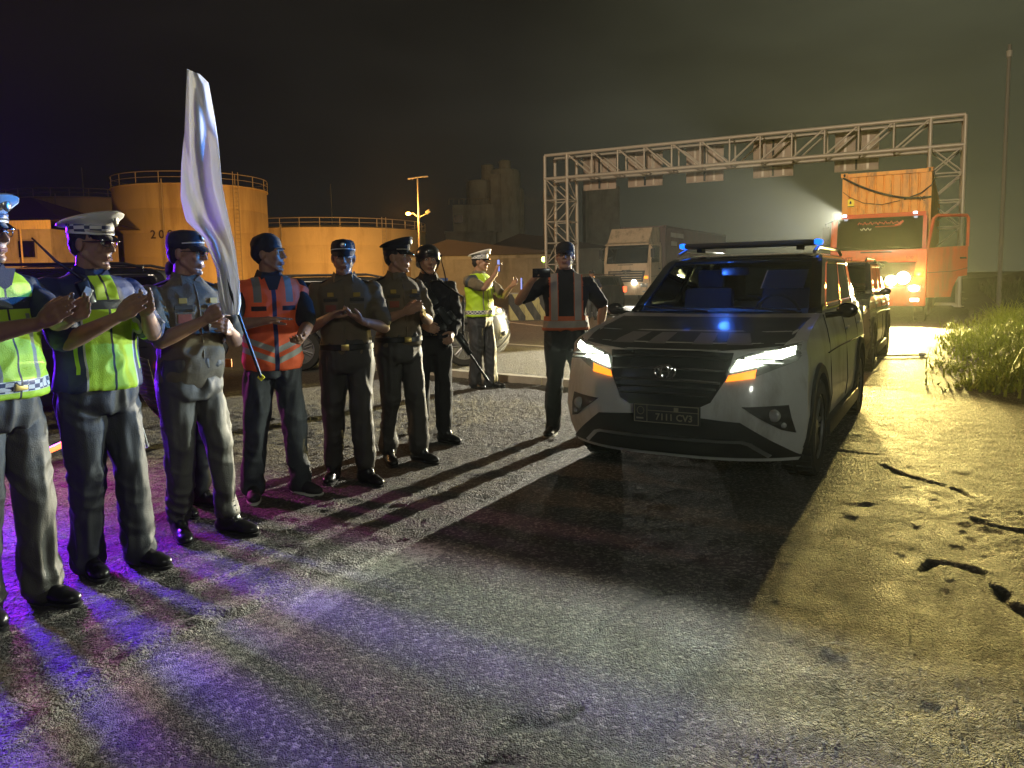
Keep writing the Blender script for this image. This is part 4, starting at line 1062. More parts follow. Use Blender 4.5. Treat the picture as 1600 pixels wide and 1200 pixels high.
# street lamp with a lit sodium head
c = A(656, 400, 55); sl = thing('street_lamp', 'tall street lamp with a T shaped top and a glowing orange sodium head', 'street lamp', (c.x, c.y, 0))
q = MB(); q.tube([(0, 0, 0), (0, 0, 8.6)], [.11, .06], 10); q.build('pole', M_POLE, sl, smooth=True)
q = MB(); q.tube([(-.65, 0, 8.62), (.7, 0, 8.75)], .05, 8); q.box((-.5, 0, 8.6), (.4, .2, .08), bev=.02); q.box((.55, 0, 8.72), (.4, .2, .08), bev=.02); q.build('cross_arm', M_POLE, sl)
q = MB(); q.tube([(0, 0, 5.9), (-.35, -.1, 6.15), (-.6, -.15, 6.2)], .035, 8); q.build('lamp_arm', M_POLE, sl)
q = MB(); q.ell((-.70, -.18, 6.15), (.17, .14, .11)); q.build('lamp_head', M_SODL, sl, smooth=True)
q = MB(); q.tube([(0, 0, 5.9), (.5, -.1, 6.1)], .03, 6); q.box((.68, -.1, 6.25), (.34, .25, .25), Matrix.Rotation(R(-35), 3, 'Y'), bev=.04); q.build('floodlight', M_CONC2, sl)
lamp('sodium_light', 'POINT', (c.x - .70, c.y - .6, 6.15), 1500, (1, .42, .07), .15)
for (px, Y, z, e) in ((430, 50, 2.6, 3600), (70, 38, 2.4, 4200), (590, 60, 2.6, 3600)):
    p = A(px, 400, Y); lamp('yard_sodium_light', 'SPOT', (p.x, p.y, z), e * .85, (1, .50, .12), .3, (-.25, .95, .10), 160, .9)
p = A(800, 400, 26); lamp('yard_sodium_light', 'POINT', (-17, 15, 9), 2600, (1, .50, .18), .3)
lamp('yard_sodium_light', 'SPOT', (p.x + 1, p.y + 4, 5), 800, (1, .45, .15), .3, (0, -.6, -1), 120, .8)
# masts
for (px, top, Y, lab) in ((521, 288, 86, 'thin antenna mast rising behind the wide low tank'), (137, 262, 92, 'thin antenna mast behind the officer in the white cap')):
    p = A(px, 400, Y); z = A(px, top, Y).z; t = thing('antenna_mast', lab, 'mast', (p.x, p.y, 0)); q = MB(); q.tube([(0, 0, 0), (0, 0, z)], [.10, .04], 6); q.build('pole', M_POLE, t)
    q = MB(); q.box((0, 0, z * .7), (.5, .04, .04)); q.build('cross_bar', M_POLE, t)
p = A(1560, 480, 26); z = A(1566, 70, 26).z; t = thing('utility_pole', 'tall thin pole standing in the vegetation at the right edge', 'pole', (p.x, p.y, 0)); q = MB(); q.tube([(0, 0, 0), (0, 0, z)], [.075, .055], 10); q.build('pole', M_POLED, t, smooth=True)
q = MB(); q.tube([(0, 0, z - .4), (0, 0, z - .2)], .09, 10); q.build('collar', M_POLE, t)
# wires to the utility pole
t = thing('green_lamp_post', 'small yellow green lamp on a post left of the gantry tower', 'lamp', tuple(A(850, 440, 52).xy) + (0,)); q = MB(); q.tube([(0, 0, 0), (0, 0, 2.5)], .05, 6); q.build('post', M_POLE, t); q = MB(); q.ell((0, -.08, 2.72), (.16, .12, .18)); q.build('lamp_head', M_GRNL, t, smooth=True)
# barriers
for i, (px, lab) in enumerate(((808, 'striped concrete road barrier nearest the officer filming in the white cap'), (832, 'middle striped concrete road barrier below the red tail lamp'), (856, 'striped concrete road barrier beside the man with the phone'))):
    p = A(px, 455, 27); t = thing('road_barrier', lab, 'barrier', (p.x, p.y, 0), R(8), 'striped concrete road barriers'); q = MB(); q.prism([(-.3, 0), (.3, 0), (.3, .12), (.12, .35), (.09, .9), (-.09, .9), (-.12, .35), (-.3, .12)], -.30, .30, 'x'); q.build('block', M_BARR, t); q = MB(); q.box((0, 0, .93), (.5, .14, .04)); q.build('cap', M_CONC2, t)

# ------------------------------------------------------------------ gantry
g0 = Vector((2.1, 39.8, 0)); g1 = Vector((18.25, 31.4, 0)); gd = (g1 - g0); GL = gd.length; gang = math.atan2(gd.y, gd.x)
gt = thing('truss_gantry', 'galvanised lattice truss gantry spanning the road with blank sign panels', 'gantry', (g0.x, g0.y, 0), gang)
um = MB(); um.tube([(0, 0, 0), (0, 0, 1)], 1, 7); UM = um.mesh('unit_bar'); UM.materials.append(M_GANT); UM.polygons.foreach_set('use_smooth', [True] * len(UM.polygons))
def member(nm, a, b, r_):
    a, b = Vector(a), Vector(b); d = b - a; o = bpy.data.objects.new(nm, UM); COL.objects.link(o); o.parent = gt
    o.location = a; o.rotation_mode = 'QUATERNION'; o.rotation_quaternion = d.to_track_quat('Z', 'Y'); o.scale = (r_, r_, d.length); return o
HT, BD, TW = 7.55, 1.15, 1.25
def tower(x0, x1):
    xs = (x0, x1); ys = (-TW / 2, TW / 2); nz_ = 6; hz = (HT - BD) / nz_
    for x in xs:
        for y in ys: member('tower_leg', (x, y, 0), (x, y, HT), .08)
    for k in range(nz_ + 1):
        z = hz * k + .1 if k == 0 else hz * k
        for y in ys: member('tower_strut', (x0, y, z), (x1, y, z), .035)
        for x in xs: member('tower_strut', (x, ys[0], z), (x, ys[1], z), .035)
        if k < nz_ + 0:
            s_ = k % 2
            for y in ys: member('tower_brace', (xs[s_], y, z), (xs[1 - s_], y, z + hz), .03)
            for x in xs: member('tower_brace', (x, ys[s_], z), (x, ys[1 - s_], z + hz), .03)
            if x0 > 5 and k % 2 == 1:
                for y in ys: member('tower_brace', (xs[1 - s_], y, z), (xs[s_], y, z + hz), .03)
    for x in xs:
        for y in ys:
            q = MB(); q.box((x, y, .02), (.35, .35, .04)); q.build('base_plate', M_GANT, gt)
tower(0, 1.2); tower(GL - 1.2, GL)
for y in (-TW / 2, TW / 2):
    member('top_chord', (0, y, HT), (GL, y, HT), .085); member('bottom_chord', (0, y, HT - BD), (GL, y, HT - BD), .09)
NB = 12; bl = (GL - 2.4) / NB
for k in range(NB + 1):
    x = 1.2 + bl * k
    for y in (-TW / 2, TW / 2):
        member('beam_strut', (x, y, HT - BD), (x, y, HT), .045)
        if k < NB:
            dn = k < NB / 2
            member('beam_brace', (x, y, HT if dn else HT - BD), (x + bl, y, HT - BD if dn else HT), .045)
    member('beam_tie', (x, -TW / 2, HT), (x, TW / 2, HT), .03); member('beam_tie', (x, -TW / 2, HT - BD), (x, TW / 2, HT - BD), .03)
for u in (.115, .245, .405, .575, .765):
    x = GL * u + .3; w_ = 1.75; q = MB()
    q.box((x, TW / 2 + .14, HT - BD + .34), (w_, .06, 1.80), bev=.02)
    sp_ = q.build('sign_panel', M_SIGNB, gt, smooth=True)
    for d in (-.45, .0, .45): q = MB(); q.box((x + d, TW / 2 + .08, HT - BD + .34), (.09, .05, 1.70)); q.build('stiffener', M_GANT if d else M_FRAME, sp_)

# ------------------------------------------------------------------ vegetation on the right
M_LEAF = mat('grass_blade', (.22, .27, .03), .6, var=.6, vscale=14)
M_LEAFD = mat('dark_foliage', (.045, .06, .022), .8, var=.4, vscale=3)
def blades(name, spots, h0, h1, wd, m, label=None, cat=None, parent=None, kind='stuff', droop=.6, edge=None):
    vs = []; fs = []; rnd = random.Random(5)
    for (x, y, z) in spots:
        hh = rnd.uniform(h0, h1) * (edge(x, y) if edge else 1); a = rnd.uniform(0, 6.28); ln = rnd.uniform(.15, 1) * droop; dx, dy = math.cos(a), math.sin(a); px_, py_ = -dy * wd, dx * wd; o = len(vs)
        for k in range(4):
            t = k / 3; rad = ln * hh * t * t * 1.0; zz = z + hh * (t - .45 * ln * t * t); w_ = (1 - t * .92)
            vs += [(x + dx * rad - px_ * w_, y + dy * rad - py_ * w_, zz), (x + dx * rad + px_ * w_, y + dy * rad + py_ * w_, zz)]
        for k in range(3): fs.append((o + 2 * k, o + 2 * k + 1, o + 2 * k + 3, o + 2 * k + 2))
    mb = MB(); mb.v = vs; mb.f = fs; mb.mi = [0] * len(fs); me_ = mb.mesh(name, fix=False); o = link(name, me_, parent, m); 
    if kind: o['kind'] = kind
    if label: tag(o, label, cat)
    return o
rnd = random.Random(11)
def vz(x, y):
    d2 = (VP_[:, 0] - x) ** 2 + (VP_[:, 1] - y) ** 2; return VP_[int(d2.argmin()), 2]
p0 = G(1500, 560); uu = p0.dot(RT); vv = p0.dot(DV)
sp = []
cl = [(rnd.uniform(-.35, 3.4), rnd.uniform(-4.2, 9)) for _ in range(270)]
for (cu, cv) in cl:
    for _ in range(34):
        u = cu + rnd.gauss(0, .2); v = cv + rnd.gauss(0, .25)
        if u < -.6: continue
        q = RT * (uu + u + .15) + DV * (vv + v); sp.append((q.x, q.y, max(-.02, .25 * min(u / 1.2, 1) - .05)))
blades('roadside_grass', sp, .32, .92, .017, M_LEAF, 'bright green tufts of long grass on the right verge', droop=1.25, edge=lambda x, y: max(.42, min(1.0, (x * RT.x + y * RT.y - uu + .55) / 1.5)) * (.75 + .45 * float(vnoise(np.array([[x * 1.3, y * 1.3, 0]]))[0])))
sp = []
for _ in range(9000):
    u = rnd.uniform(1.2, 14); v = rnd.uniform(-1, 45); q = RT * (uu + u) + DV * (vv + v); sp.append((q.x, q.y, vz(q.x, q.y) - .05))
blades('verge_weeds', sp, .3, 1.1, .022, M_LEAFD, 'dark tall weeds behind the lit grass')
def tree(x, y, z, h, r_, label, seed):
    t = thing('roadside_tree', label, 'tree', (x, y, z), 0, 'dark trees on the slope beyond the grass'); rn = random.Random(seed)
    q = MB(); q.tube([(0, 0, -.5), (.1, .05, h * .4), (.0, .15, h * .8)], [.16, .11, .04], 8)
    for k in range(6): a = rn.uniform(0, 6.28); z0 = h * rn.uniform(.3, .7); q.tube([(0, 0, z0), (math.cos(a) * r_ * .4, math.sin(a) * r_ * .4, z0 + h * .15), (math.cos(a) * r_ * .75, math.sin(a) * r_ * .75, z0 + h * .22)], [.06, .04, .015], 5)
    q.build('trunk', M_BARK, t, smooth=True)
    vs = []; fs = []
    cs = [(rn.gauss(0, r_ * .4), rn.gauss(0, r_ * .4), h * rn.uniform(.3, 1.0), rn.uniform(.2, .5) * r_) for _ in range(26)]
    for k in range(3400):
        c_ = cs[k % len(cs)]; d = Vector((rn.gauss(0, 1), rn.gauss(0, 1), rn.gauss(0, .8))).normalized() * c_[3] * rn.uniform(.6, 1.15); p = Vector(c_[:3]) + d
        u = Vector((rn.gauss(0, 1), rn.gauss(0, 1), rn.gauss(0, 1))).normalized(); v = u.orthogonal().normalized(); s_ = rn.uniform(.05, .12); o = len(vs)
        vs += [p - u * s_, p + v * s_ * .5, p + u * s_, p - v * s_ * .5]; fs.append((o, o + 1, o + 2, o + 3))
    mb = MB(); mb.v = [tuple(v) for v in vs]; mb.f = fs; mb.mi = [0] * len(fs); me_ = mb.mesh('crown', fix=False); link('crown', me_, t, M_LEAFD)
M_BARK = mat('bark', (.06, .05, .04), .9, bump=.4)
tn = ['nearest of the dark trees, low at the right edge of the frame', 'dark tree just right of the utility pole', 'dark leafy tree on the slope right of the gantry tower', 'dark tree behind the open truck door', 'farthest dark tree, behind the gantry leg']
for i, (u, v, h, r_) in enumerate(((6.2, 6, 4.6, 2.2), (8.5, 12, 6.2, 2.9), (8.5, 20, 5.2, 2.8), (6.5, 27, 3.8, 2.4), (9, 37, 5, 3))):
    q = RT * (uu + u) + DV * (vv + v); tree(q.x, q.y, vz(q.x, q.y), h, r_, tn[i], 50 + i)
# branch and litter lying on the road
t = thing('fallen_branch', 'dark bent twig lying on the bright strip of road behind the SUV', 'branch', tuple(G(1405, 559)))
q = MB(); q.tube([(-.62, -.05, .02), (-.2, 0, .03), (.15, .02, .035), (.4, .05, .03), (.62, .09, .02)], [.004, .012, .016, .010, .003], 6); q.tube([(.1, .02, .03), (.3, -.12, .05)], [.012, .004], 5); q.build('stem', M_BARK, t, smooth=True)
wx = mat('white_rag', (.8, .78, .7), .5); t = thing('crumpled_bag', 'small shiny crumpled bag at the end of the fallen twig', 'litter', tuple(G(1441, 557))); q = MB(); q.ell((0, 0, .03), (.06, .05, .03)); me_ = q.mesh('bag'); displace(me_, lambda P, N: .02 * vnoise(P * 40)); link('bag', me_, t, wx)
t = thing('dry_leaf', 'single curled dry leaf on the road before the truck', 'leaf', tuple(G(1441, 516))); q = MB(); q.add([(-.22, 0, .01), (0, -.05, .06), (.2, 0, .02), (0, .06, .07), (-.22, 0, .015), (0, -.05, .065), (.2, 0, .025), (0, .06, .075)], [(0, 1, 3), (1, 2, 3), (4, 7, 5), (5, 7, 6)]); q.build('blade', M_BARK, t)
t = thing('twig', 'tiny pale forked twig on the asphalt in the lower right', 'twig', tuple(G(1300, 1008))); q = MB(); q.tube([(-.03, 0, .006), (.02, .004, .008), (.06, -.01, .006)], .0022, 5); q.tube([(0, 0, .007), (.055, -.035, .006)], .0018, 5); q.build('stem', wx, t)
rnp = random.Random(9); M_PEB = mat('pebble', (.22, .2, .17), .8, var=.3, vscale=30)
q = MB(); 
for _ in range(900):
    p = G(rnp.uniform(-100, 1700), 600 + 620 * rnp.random() ** .7)
    s_ = rnp.uniform(.002, .0045); q.ell((p.x, p.y, s_ * .2 + .002), (s_, s_ * rnp.uniform(.6, 1), s_ * .7), Matrix.Rotation(rnp.uniform(0, 3), 3, 'Z'), n=6, m=4)
o = q.build('gravel', M_PEB); tag(o, 'loose grit scattered over the road', kind='stuff')
# ------------------------------------------------------------------ people
M_SKIN = mat('skin', (.30, .165, .10), .5, var=.12, vscale=14, bump=.12, bscale=120)
M_SKIN2 = mat('skin_light', (.38, .22, .145), .5, var=.1, vscale=14, bump=.12, bscale=120)
M_HAIR = mat('black_hair', (.012, .01, .009), .55, bump=.8, bscale=90, stretch=(1, 1, .3))
M_EYEW = mat('eye_white', (.6, .58, .55), .2); M_IRIS = mat('iris', (.02, .012, .01), .15)
M_LIP = mat('lips', (.26, .11, .085), .5)
def cloth(name, c, **k): 
    k.setdefault('rough', .85); k.setdefault('bump', .35); k.setdefault('bscale', 220); k.setdefault('var', .12)
    return mat(name, c, **k)
M_KHAKI = cloth('khaki_shirt', (.125, .102, .062))
M_KHAKID = cloth('brown_shirt', (.135, .108, .066))
M_TROU = cloth('dark_brown_trousers', (.048, .045, .040), rough=.6)
M_TROUG = cloth('grey_brown_trousers', (.060, .058, .050), rough=.55)
M_TROUN = cloth('navy_trousers', (.03, .033, .04), rough=.6)
M_JEANS = cloth('dark_jeans', (.05, .058, .068), rough=.75, var=.35, vscale=7)
M_BLACKC = cloth('black_cloth', (.016, .016, .018))
M_NAVYC = cloth('navy_cloth', (.02, .025, .05))
M_TSH = cloth('dark_tshirt', (.018, .02, .024))
LIME = (.42, .66, .02); NV = (.02, .03, .075); GREYR = (.36, .37, .33); ORG = (.85, .13, .035)
M_BOOT = mat('black_boot_leather', (.014, .014, .015), .32, bump=.25, bscale=25)
M_SOLE = mat('boot_sole', (.02, .02, .02), .9)
M_SNEAK = mat('sneaker_cloth', (.03, .03, .033), .7)
M_BELT = mat('black_belt', (.015, .015, .015), .4); M_WBELT = mat('white_belt', (.6, .6, .56), .5); M_BUCK = mat('brass_buckle', (.6, .45, .15), .3, 1)
M_WCAP = mat('white_cap_top', (.72, .72, .70), .5, bump=.1, bscale=20)
def chk(x, y, z):
    a = ((x * 22).floor() + (z * 62).floor() + (y * 22).floor()).mod(2.0)
    return [((a > .5), (.04, .05, .11))]
M_CHK = mat('checker_band', (.62, .62, .60), .5, pattern=chk)
M_DCAP = cloth('black_cap_cloth', (.016, .017, .02)); M_VISOR = mat('gloss_black_visor', (.01, .01, .011), .12, coat=1)
M_BADGE = mat('silver_badge', (.6, .58, .5), .3, .9); M_PIPE = mat('white_piping', (.7, .7, .66), .6)
M_HELM = mat('helmet_shell', (.014, .015, .017), .28, coat=.5)
M_PATCH = mat('shirt_patch_gold', (.35, .24, .04), .7); M_PATCHB = mat('shirt_name_tape', (.05, .045, .03), .8); M_PATCHR = mat('shirt_round_emblem', (.22, .06, .03), .7)
M_GUN = mat('rifle_black', (.015, .016, .018), .3, .3, coat=.3)
M_PHONE = mat('phone_case', (.02, .02, .025), .2); M_SCREEN = mat('phone_screen', (.3, .4, .8), .2, emit=(.25, .32, .9), estr=.9)
M_LACE = mat('boot_lace', (.03, .03, .03), .7)

def vest_p2(x, y, z):
    ax = x.abs(); front = y > .0
    lime = (front * (ax < .125)) ; 
    L = [(lime, LIME), (front * ax.btw(.118, .126), (.5, .5, .46)), (front * (ax < .006), (.02, .02, .02)),
         ((z > 1.33) * (ax > .055), NV), ((z > 1.30) * (z < 1.345) * front, (.03, .035, .045)), ((front < .5) * z.btw(1.12, 1.17), GREYR), (ax.btw(.145, .158) * z.btw(1.0, 1.25) * front, LIME)]
    return L
def vest_lime(x, y, z):
    ax = x.abs(); a = ((x * 32).floor() + (z * 55).floor() + (y * 32).floor()).mod(2.0)
    return [(z.btw(.955, 1.005), (.62, .64, .62)), (z.btw(.957, 1.003) * (a > .5), (.03, .04, .10)), ((y > 0.) * (ax - .085).abs().op('LESS_THAN', .010) * z.btw(1.005, 1.28), (.22, .24, .20)),
            ((y > 0.) * (ax < .005), (.03, .03, .03)), (z.btw(1.30, 1.35), (.03, .04, .05)), ((ax > .13) * (z > 1.30), (.04, .05, .06))]
def vest_org(x, y, z):
    ax = x.abs(); k = z + ax * -.42
    return [((k - .985).abs() < .020, GREYR), ((k - .915).abs() < .020, GREYR), ((y > 0.) * (ax < .014), (.02, .025, .10)), ((ax - .10).abs().op('LESS_THAN', .024) * (z > 1.30), (.20, .20, .18)),
            (z.btw(1.245, 1.275) * ax.btw(.05, .14) * (y > 0.), (.02, .01, .01))]
def vest_org2(x, y, z):
    ax = x.abs()
    return [((ax - .105).abs().op('LESS_THAN', .030) * (z > 1.05), (.33, .31, .28)), (z.btw(.985, 1.045), (.34, .32, .29))]
M_V1 = cloth('lime_police_vest', LIME, pattern=vest_lime, rough=.6)
M_V2 = cloth('navy_lime_jacket', NV, pattern=vest_p2, rough=.6)
M_V4 = cloth('orange_vest', ORG, pattern=vest_org, rough=.7)
M_V9 = cloth('orange_strap_vest', (.55, .13, .05), pattern=vest_org2, rough=.7)

def ring(c, rx, ry, n=28, ex=2.4, tilt=0):
    out = []
    for k in range(n):
        a = 2 * math.pi * k / n; ca, sa = math.cos(a), math.sin(a)
        x = rx * math.copysign(abs(ca) ** (2 / ex), ca); y = ry * math.copysign(abs(sa) ** (2 / ex), sa)
        out.append(Vector((c[0] + x, c[1] + y, c[2] + tilt * y)))
    return out

TORSO = [(.86, .150, .108, -.005), (.93, .166, .118, -.005), (1.0, .158, .112, 0), (1.08, .155, .110, .004), (1.18, .166, .116, .004), (1.28, .182, .120, .002), (1.36, .186, .115, -.004), (1.42, .150, .095, -.008), (1.455, .095, .075, -.01), (1.48, .062, .062, -.006)]
def torso(mb, g=1.0, z0=.86, z1=1.5, belly=0, add=0.0, lean=0, sx=1.0):
    rg = []
    for (z, rx, ry, oy) in TORSO:
        if z < z0 - 1e-6 or z > z1 + 1e-6: continue
        b = belly * math.exp(-((z - 1.05) / .13) ** 2)
        rg.append(ring((0, oy + b * .6 + lean * (z - .9), z), (rx * g + add) * sx, ry * g + add + b * .6, tilt=0))
    mb.loft(rg)

def hand(mb, wrist, d, nrm, side, curl=.25, spread=.10, grip=0, thumb_out=.5):
    """wrist point, direction of the fingers, palm normal, side=+1 right"""
    wrist = Vector(wrist); d = Vector(d).normalized(); nrm = Vector(nrm); nrm = (nrm - d * nrm.dot(d)).normalized(); s = d.cross(nrm).normalized() * side
    mb.cap(wrist - d * .02, wrist + d * .03, .026, .026, 10)
    kn = []
    for k, (off, ln, r_) in enumerate(((.033, .074, .0092), (.011, .082, .0095), (-.011, .076, .0090), (-.031, .060, .0082))):
        base = wrist + d * (.092 - abs(off - .005) * .18) + s * off
        mb.cap(wrist + d * .02 + s * off * .55, base, .017, .0135, 8)
        c = curl + grip; p = base; dd = (d + s * off * spread * 30 * .1).normalized()
        seg = (ln * .46, ln * .30, ln * .24)
        for j in range(3):
            ang = c * (.7, 1.15, .9)[j]
            dd = (dd * math.cos(ang) + nrm * math.sin(ang)).normalized(); nn_ = (nrm * math.cos(ang) - dd * math.sin(ang))
            q = p + dd * seg[j]; mb.cap(p, q, r_ * (1 - .06 * j), r_ * (.94 - .07 * j), 7); p = q
    mb.cap(wrist + d * .035, wrist + d * .075, .020, .019, 8)
    tb = wrist + d * .025 + s * .022; t1 = tb + (d * .55 + s * thumb_out + nrm * .35).normalized() * .042; t2 = t1 + (d * .8 + s * .2 + nrm * (.3 + grip)).normalized() * .034; t3 = t2 + (d * .9 + nrm * (.25 + grip)).normalized() * .024
    mb.cap(tb, t1, .017, .0135, 8); mb.cap(t1, t2, .0125, .0108, 8); mb.cap(t2, t3, .0105, .0085, 8)

def ik(a, c, l1, l2, hint):
    a, c, hint = Vector(a), Vector(c), Vector(hint); d = c - a; L = d.length
    if L > (l1 + l2) * .995: c = a + d * ((l1 + l2) * .995 / L); d = c - a; L = d.length
    x = (l1 * l1 - l2 * l2 + L * L) / (2 * L); hgt = math.sqrt(max(l1 * l1 - x * x, 0)); u = d / L; hv = hint - u * hint.dot(u); hv.normalize()
    return a + u * x + hv * hgt, c

def person(label, loc, phi, H=1.72, head_yaw=0, head_pitch=0, head_roll=0, hands=None, feet=((.10, .03, 12), (-.10, -.02, -12)), belly=.01, lean=0, shirt=None, sleeve='short', vest=None,
           trousers=None, shoes='boot', hat=None, skin=None, glasses=False, voxel=.0065, group=None, extras=None, bulk=1.0, twist=0, flare=0, belt=True, patches=False):
    skin = skin or M_SKIN
    t = thing('person', label, 'person', (loc[0], loc[1], 0), R(phi - 90), group, H / 1.72)
    HM = Matrix.Translation((0, .018 + lean * .62, 1.565)) @ Matrix.Rotation(R(head_yaw), 4, 'Z') @ Matrix.Rotation(R(head_pitch), 4, 'X') @ Matrix.Rotation(R(head_roll), 4, 'Y') @ Matrix.Translation((0, .012, .045))
    hr = HM.to_3x3(); hp = lambda x, y, z: HM @ Vector((x, y, z))
    # ---------------- body
    b = MB(); torso(b, .90, belly=belly, lean=lean)
    nb = Vector((0, -.012 + lean * .55, 1.44)); b.cap(nb, hp(0, -.02, -.06), .062, .056, 14)
    b.ell(hp(0, -.012, .030), (.074, .094, .088), hr, 20, 14)
    b.ell(hp(0, .022, -.030), (.060, .066, .080), hr, 18, 12)
    for sx in (-1, 1):
        b.cap(hp(sx * .052, -.004, -.045), hp(sx * .022, .058, -.098), .019, .016, 8)
        b.ell(hp(sx * .037, .062, -.020), (.023, .020, .024), hr, 10, 8)
        b.ell(hp(sx * .077, -.014, -.004), (.010, .021, .033), hr, 10, 8)
        b.cap(hp(sx * .016, .083, .030), hp(sx * .046, .070, .028), .0095, .0085, 8)
        b.ell(hp(sx * .010, .098, -.027), (.009, .009, .008), hr, 8, 6)
    b.ell(hp(0, .068, -.103), (.024, .018, .016), hr, 12, 8)
    b.cap(hp(0, .084, .020), hp(0, .106, -.022), .0085, .0120, 8)
    b.cap(hp(-.018, .081, -.057), hp(.018, .081, -.057), .0072, .0072, 8); b.cap(hp(-.014, .080, -.070), hp(.014, .080, -.070), .0075, .0075, 8)
    arms = []
    for i, sx in enumerate((1, -1)):
        sh = Vector((sx * .185 * bulk, -.012 + lean * .5, 1.375))
        spec = hands[i]
        el, wr = ik(sh, spec['p'], .285, .255, spec.get('hint', (sx * .55, -.35, -.8)))
        arms.append((sh, el, wr)); 
        b.cap(sh, el, .050, .040, 12); b.cap(el, el + (wr - el) * .3, .041, .042, 12); b.cap(el + (wr - el) * .3, wr, .042, .026, 12)
        hand(b, wr, spec.get('d', (wr - el)), spec.get('n', (-sx, 0, 0)), sx, spec.get('curl', .22), spec.get('spread', .1), spec.get('grip', 0), spec.get('thumb', .5))
    for sx, ft in zip((1, -1), feet):
        hp_ = Vector((sx * .085, 0, .88)); an = Vector((ft[0], ft[1], .10)); kn = (hp_ + an) / 2 + Vector((0, .035, .03)); b.cap(hp_, kn, .07, .05, 10); b.cap(kn, an, .05, .035, 10)
    me_ = remesh(b, voxel, 2, .5); 
    body = link('body', me_, t, skin, True)
    for sx in (-1, 1):
        q = MB(); q.ell(hp(sx * .031, .0735, .010), (.0125, .0115, .0105), hr, 12, 8); e = q.build('eye', M_EYEW, body, smooth=True)
        q = MB(); q.ell(hp(sx * .031, .0815, .010), (.0058, .004, .0062), hr, 10, 6); q.build('iris', M_IRIS, e, smooth=True)
        q = MB(); q.cap(hp(sx * .016, .0955, .030), hp(sx * .046, .083, .029), .0045, .003, 6); q.build('eyebrow', M_HAIR, body, smooth=True)
    q = MB(); q.cap(hp(-.019, .0865, -.0585), hp(.019, .0865, -.0585), .0042, .0042, 6); q.cap(hp(-.016, .0865, -.068), hp(.016, .0865, -.068), .005, .005, 6); q.build('lips', M_LIP, body, smooth=True)
    # ---------------- hair
    q = MB(); q.ell(hp(0, -.024, .048), (.081, .095, .083), hr, 18, 12); q.ell(hp(0, -.055, .0), (.068, .055, .07), hr, 14, 10)
    if hat is None: q.ell(hp(0, .02, .075), (.07, .065, .055), hr, 14, 10); q.ell(hp(.03, .045, .085), (.04, .035, .03), hr)
    me_ = remesh(q, .007, 1); displace(me_, lambda P, N: .004 * vnoise(P * 60)); link('hair', me_, t, M_HAIR, True)
    # ---------------- trousers
    tr = trousers or M_TROU
    q = MB(); rg = []
    for (z, rx, ry, oy) in ((.80, .150, .115, 0), (.86, .172, .128, 0), (.93, .174, .126, 0), (1.0, .164 + .3 * belly, .118 + belly * .6, belly * .4), (1.035, .160 + .3 * belly, .116 + belly * .6, belly * .4)): rg.append(ring((0, oy, z), rx * bulk, ry * bulk))
    q.loft(rg)
    for sx, ft in zip((1, -1), feet):
        hp_ = Vector((sx * .085, 0, .86)); an = Vector((ft[0], ft[1], .13)); kn = (hp_ + an) / 2 + Vector((0, .03 + (ft[3] if len(ft) > 3 else 0), .03))
        q.cap(hp_, kn, .097 * bulk, .074 + flare * .5, 14); q.cap(kn, an + Vector((0, -.01, 0)), .074 + flare * .5, (.066 if shoes != 'boot' else .060) + flare, 14)
        if shoes != 'boot': q.cap(an, an + Vector((0, -.005, -.05)), .066 + flare, .068 + flare, 12)
    me_ = remesh(q, .009 if voxel < .006 else .011, 3)
    sd = random.random() * 50
    def ftr(P, N):
        lower = np.clip((.45 - P[:, 2]) / .3, 0, 1); kneez = np.exp(-((P[:, 2] - .52) / .10) ** 2); cr = np.exp(-((P[:, 2] - .83) / .09) ** 2)
        A_ = np.stack([P[:, 0] * 17, P[:, 1] * 17, P[:, 2] * 4.5 + P[:, 0] * 5], 1); B_ = np.stack([P[:, 0] * 9, P[:, 1] * 9, P[:, 2] * 15 + P[:, 1] * 14], 1)
        n1 = 1 - 2 * np.abs(vnoise(A_, sd)); n2 = 1 - 2 * np.abs(vnoise(B_, sd + 3))
        return .010 * n1 + .008 * n2 * (.25 + lower + .7 * kneez + .7 * cr) + .012 * vnoise(P * 5, sd)
    displace(me_, ftr)
    tro = link('trousers', me_, t, tr, True)
    # ---------------- footwear
    for sx, ft in zip((1, -1), feet):
        rt = Matrix.Rotation(R(-sx * 0 - ft[2]), 3, 'Z'); an = Vector((ft[0], ft[1], 0)); q = MB()
        L = lambda x, y, z: an + rt @ Vector((x, y, z))
        rg = [[L(wx_ * math.copysign(abs(math.cos(a)) ** .8, math.cos(a)) * s_, yy * s_ + oy + (.155 * 0), z) for a in [2 * math.pi * k / 20 for k in range(20)] for yy in [.143 * math.sin(a)] for wx_ in [.048 if math.sin(a) > 0 else .040]] for (z, s_, oy) in ((.0, .98, .055), (.018, 1.0, .055))]
        so = MB(); so.loft(rg)
        q.ell(L(0, -.045, .045), (.040, .055, .045), rt, 14, 10); q.ell(L(0, .115, .036), (.046, .078, .036), rt, 16, 10); q.cap(L(0, -.03, .05), L(0, .10, .045), .042, .040, 12); q.cap(L(0, -.02, .08), L(0, .06, .058), .044, .036, 12)
        if shoes == 'boot': q.cap(L(0, -.03, .07), an + Vector((0, -.02, .27)), .047, .056, 14); q.cap(L(0, -.03, .10), L(0, .03, .09), .044, .04)
        else: q.cap(L(0, -.03, .06), L(0, -.03, .10), .042, .042, 12)
        me_ = remesh(q, .008, 2); 
        displace(me_, lambda P, N: .0022 * vnoise(P * 28) * (P[:, 2] > .05))
        bt = link('boot' if shoes == 'boot' else 'shoe', me_, t, M_BOOT if shoes != 'sneaker' else M_SNEAK, True)
        so.build('sole', M_SOLE if shoes != 'sneaker' else M_PIPE, bt, smooth=True)
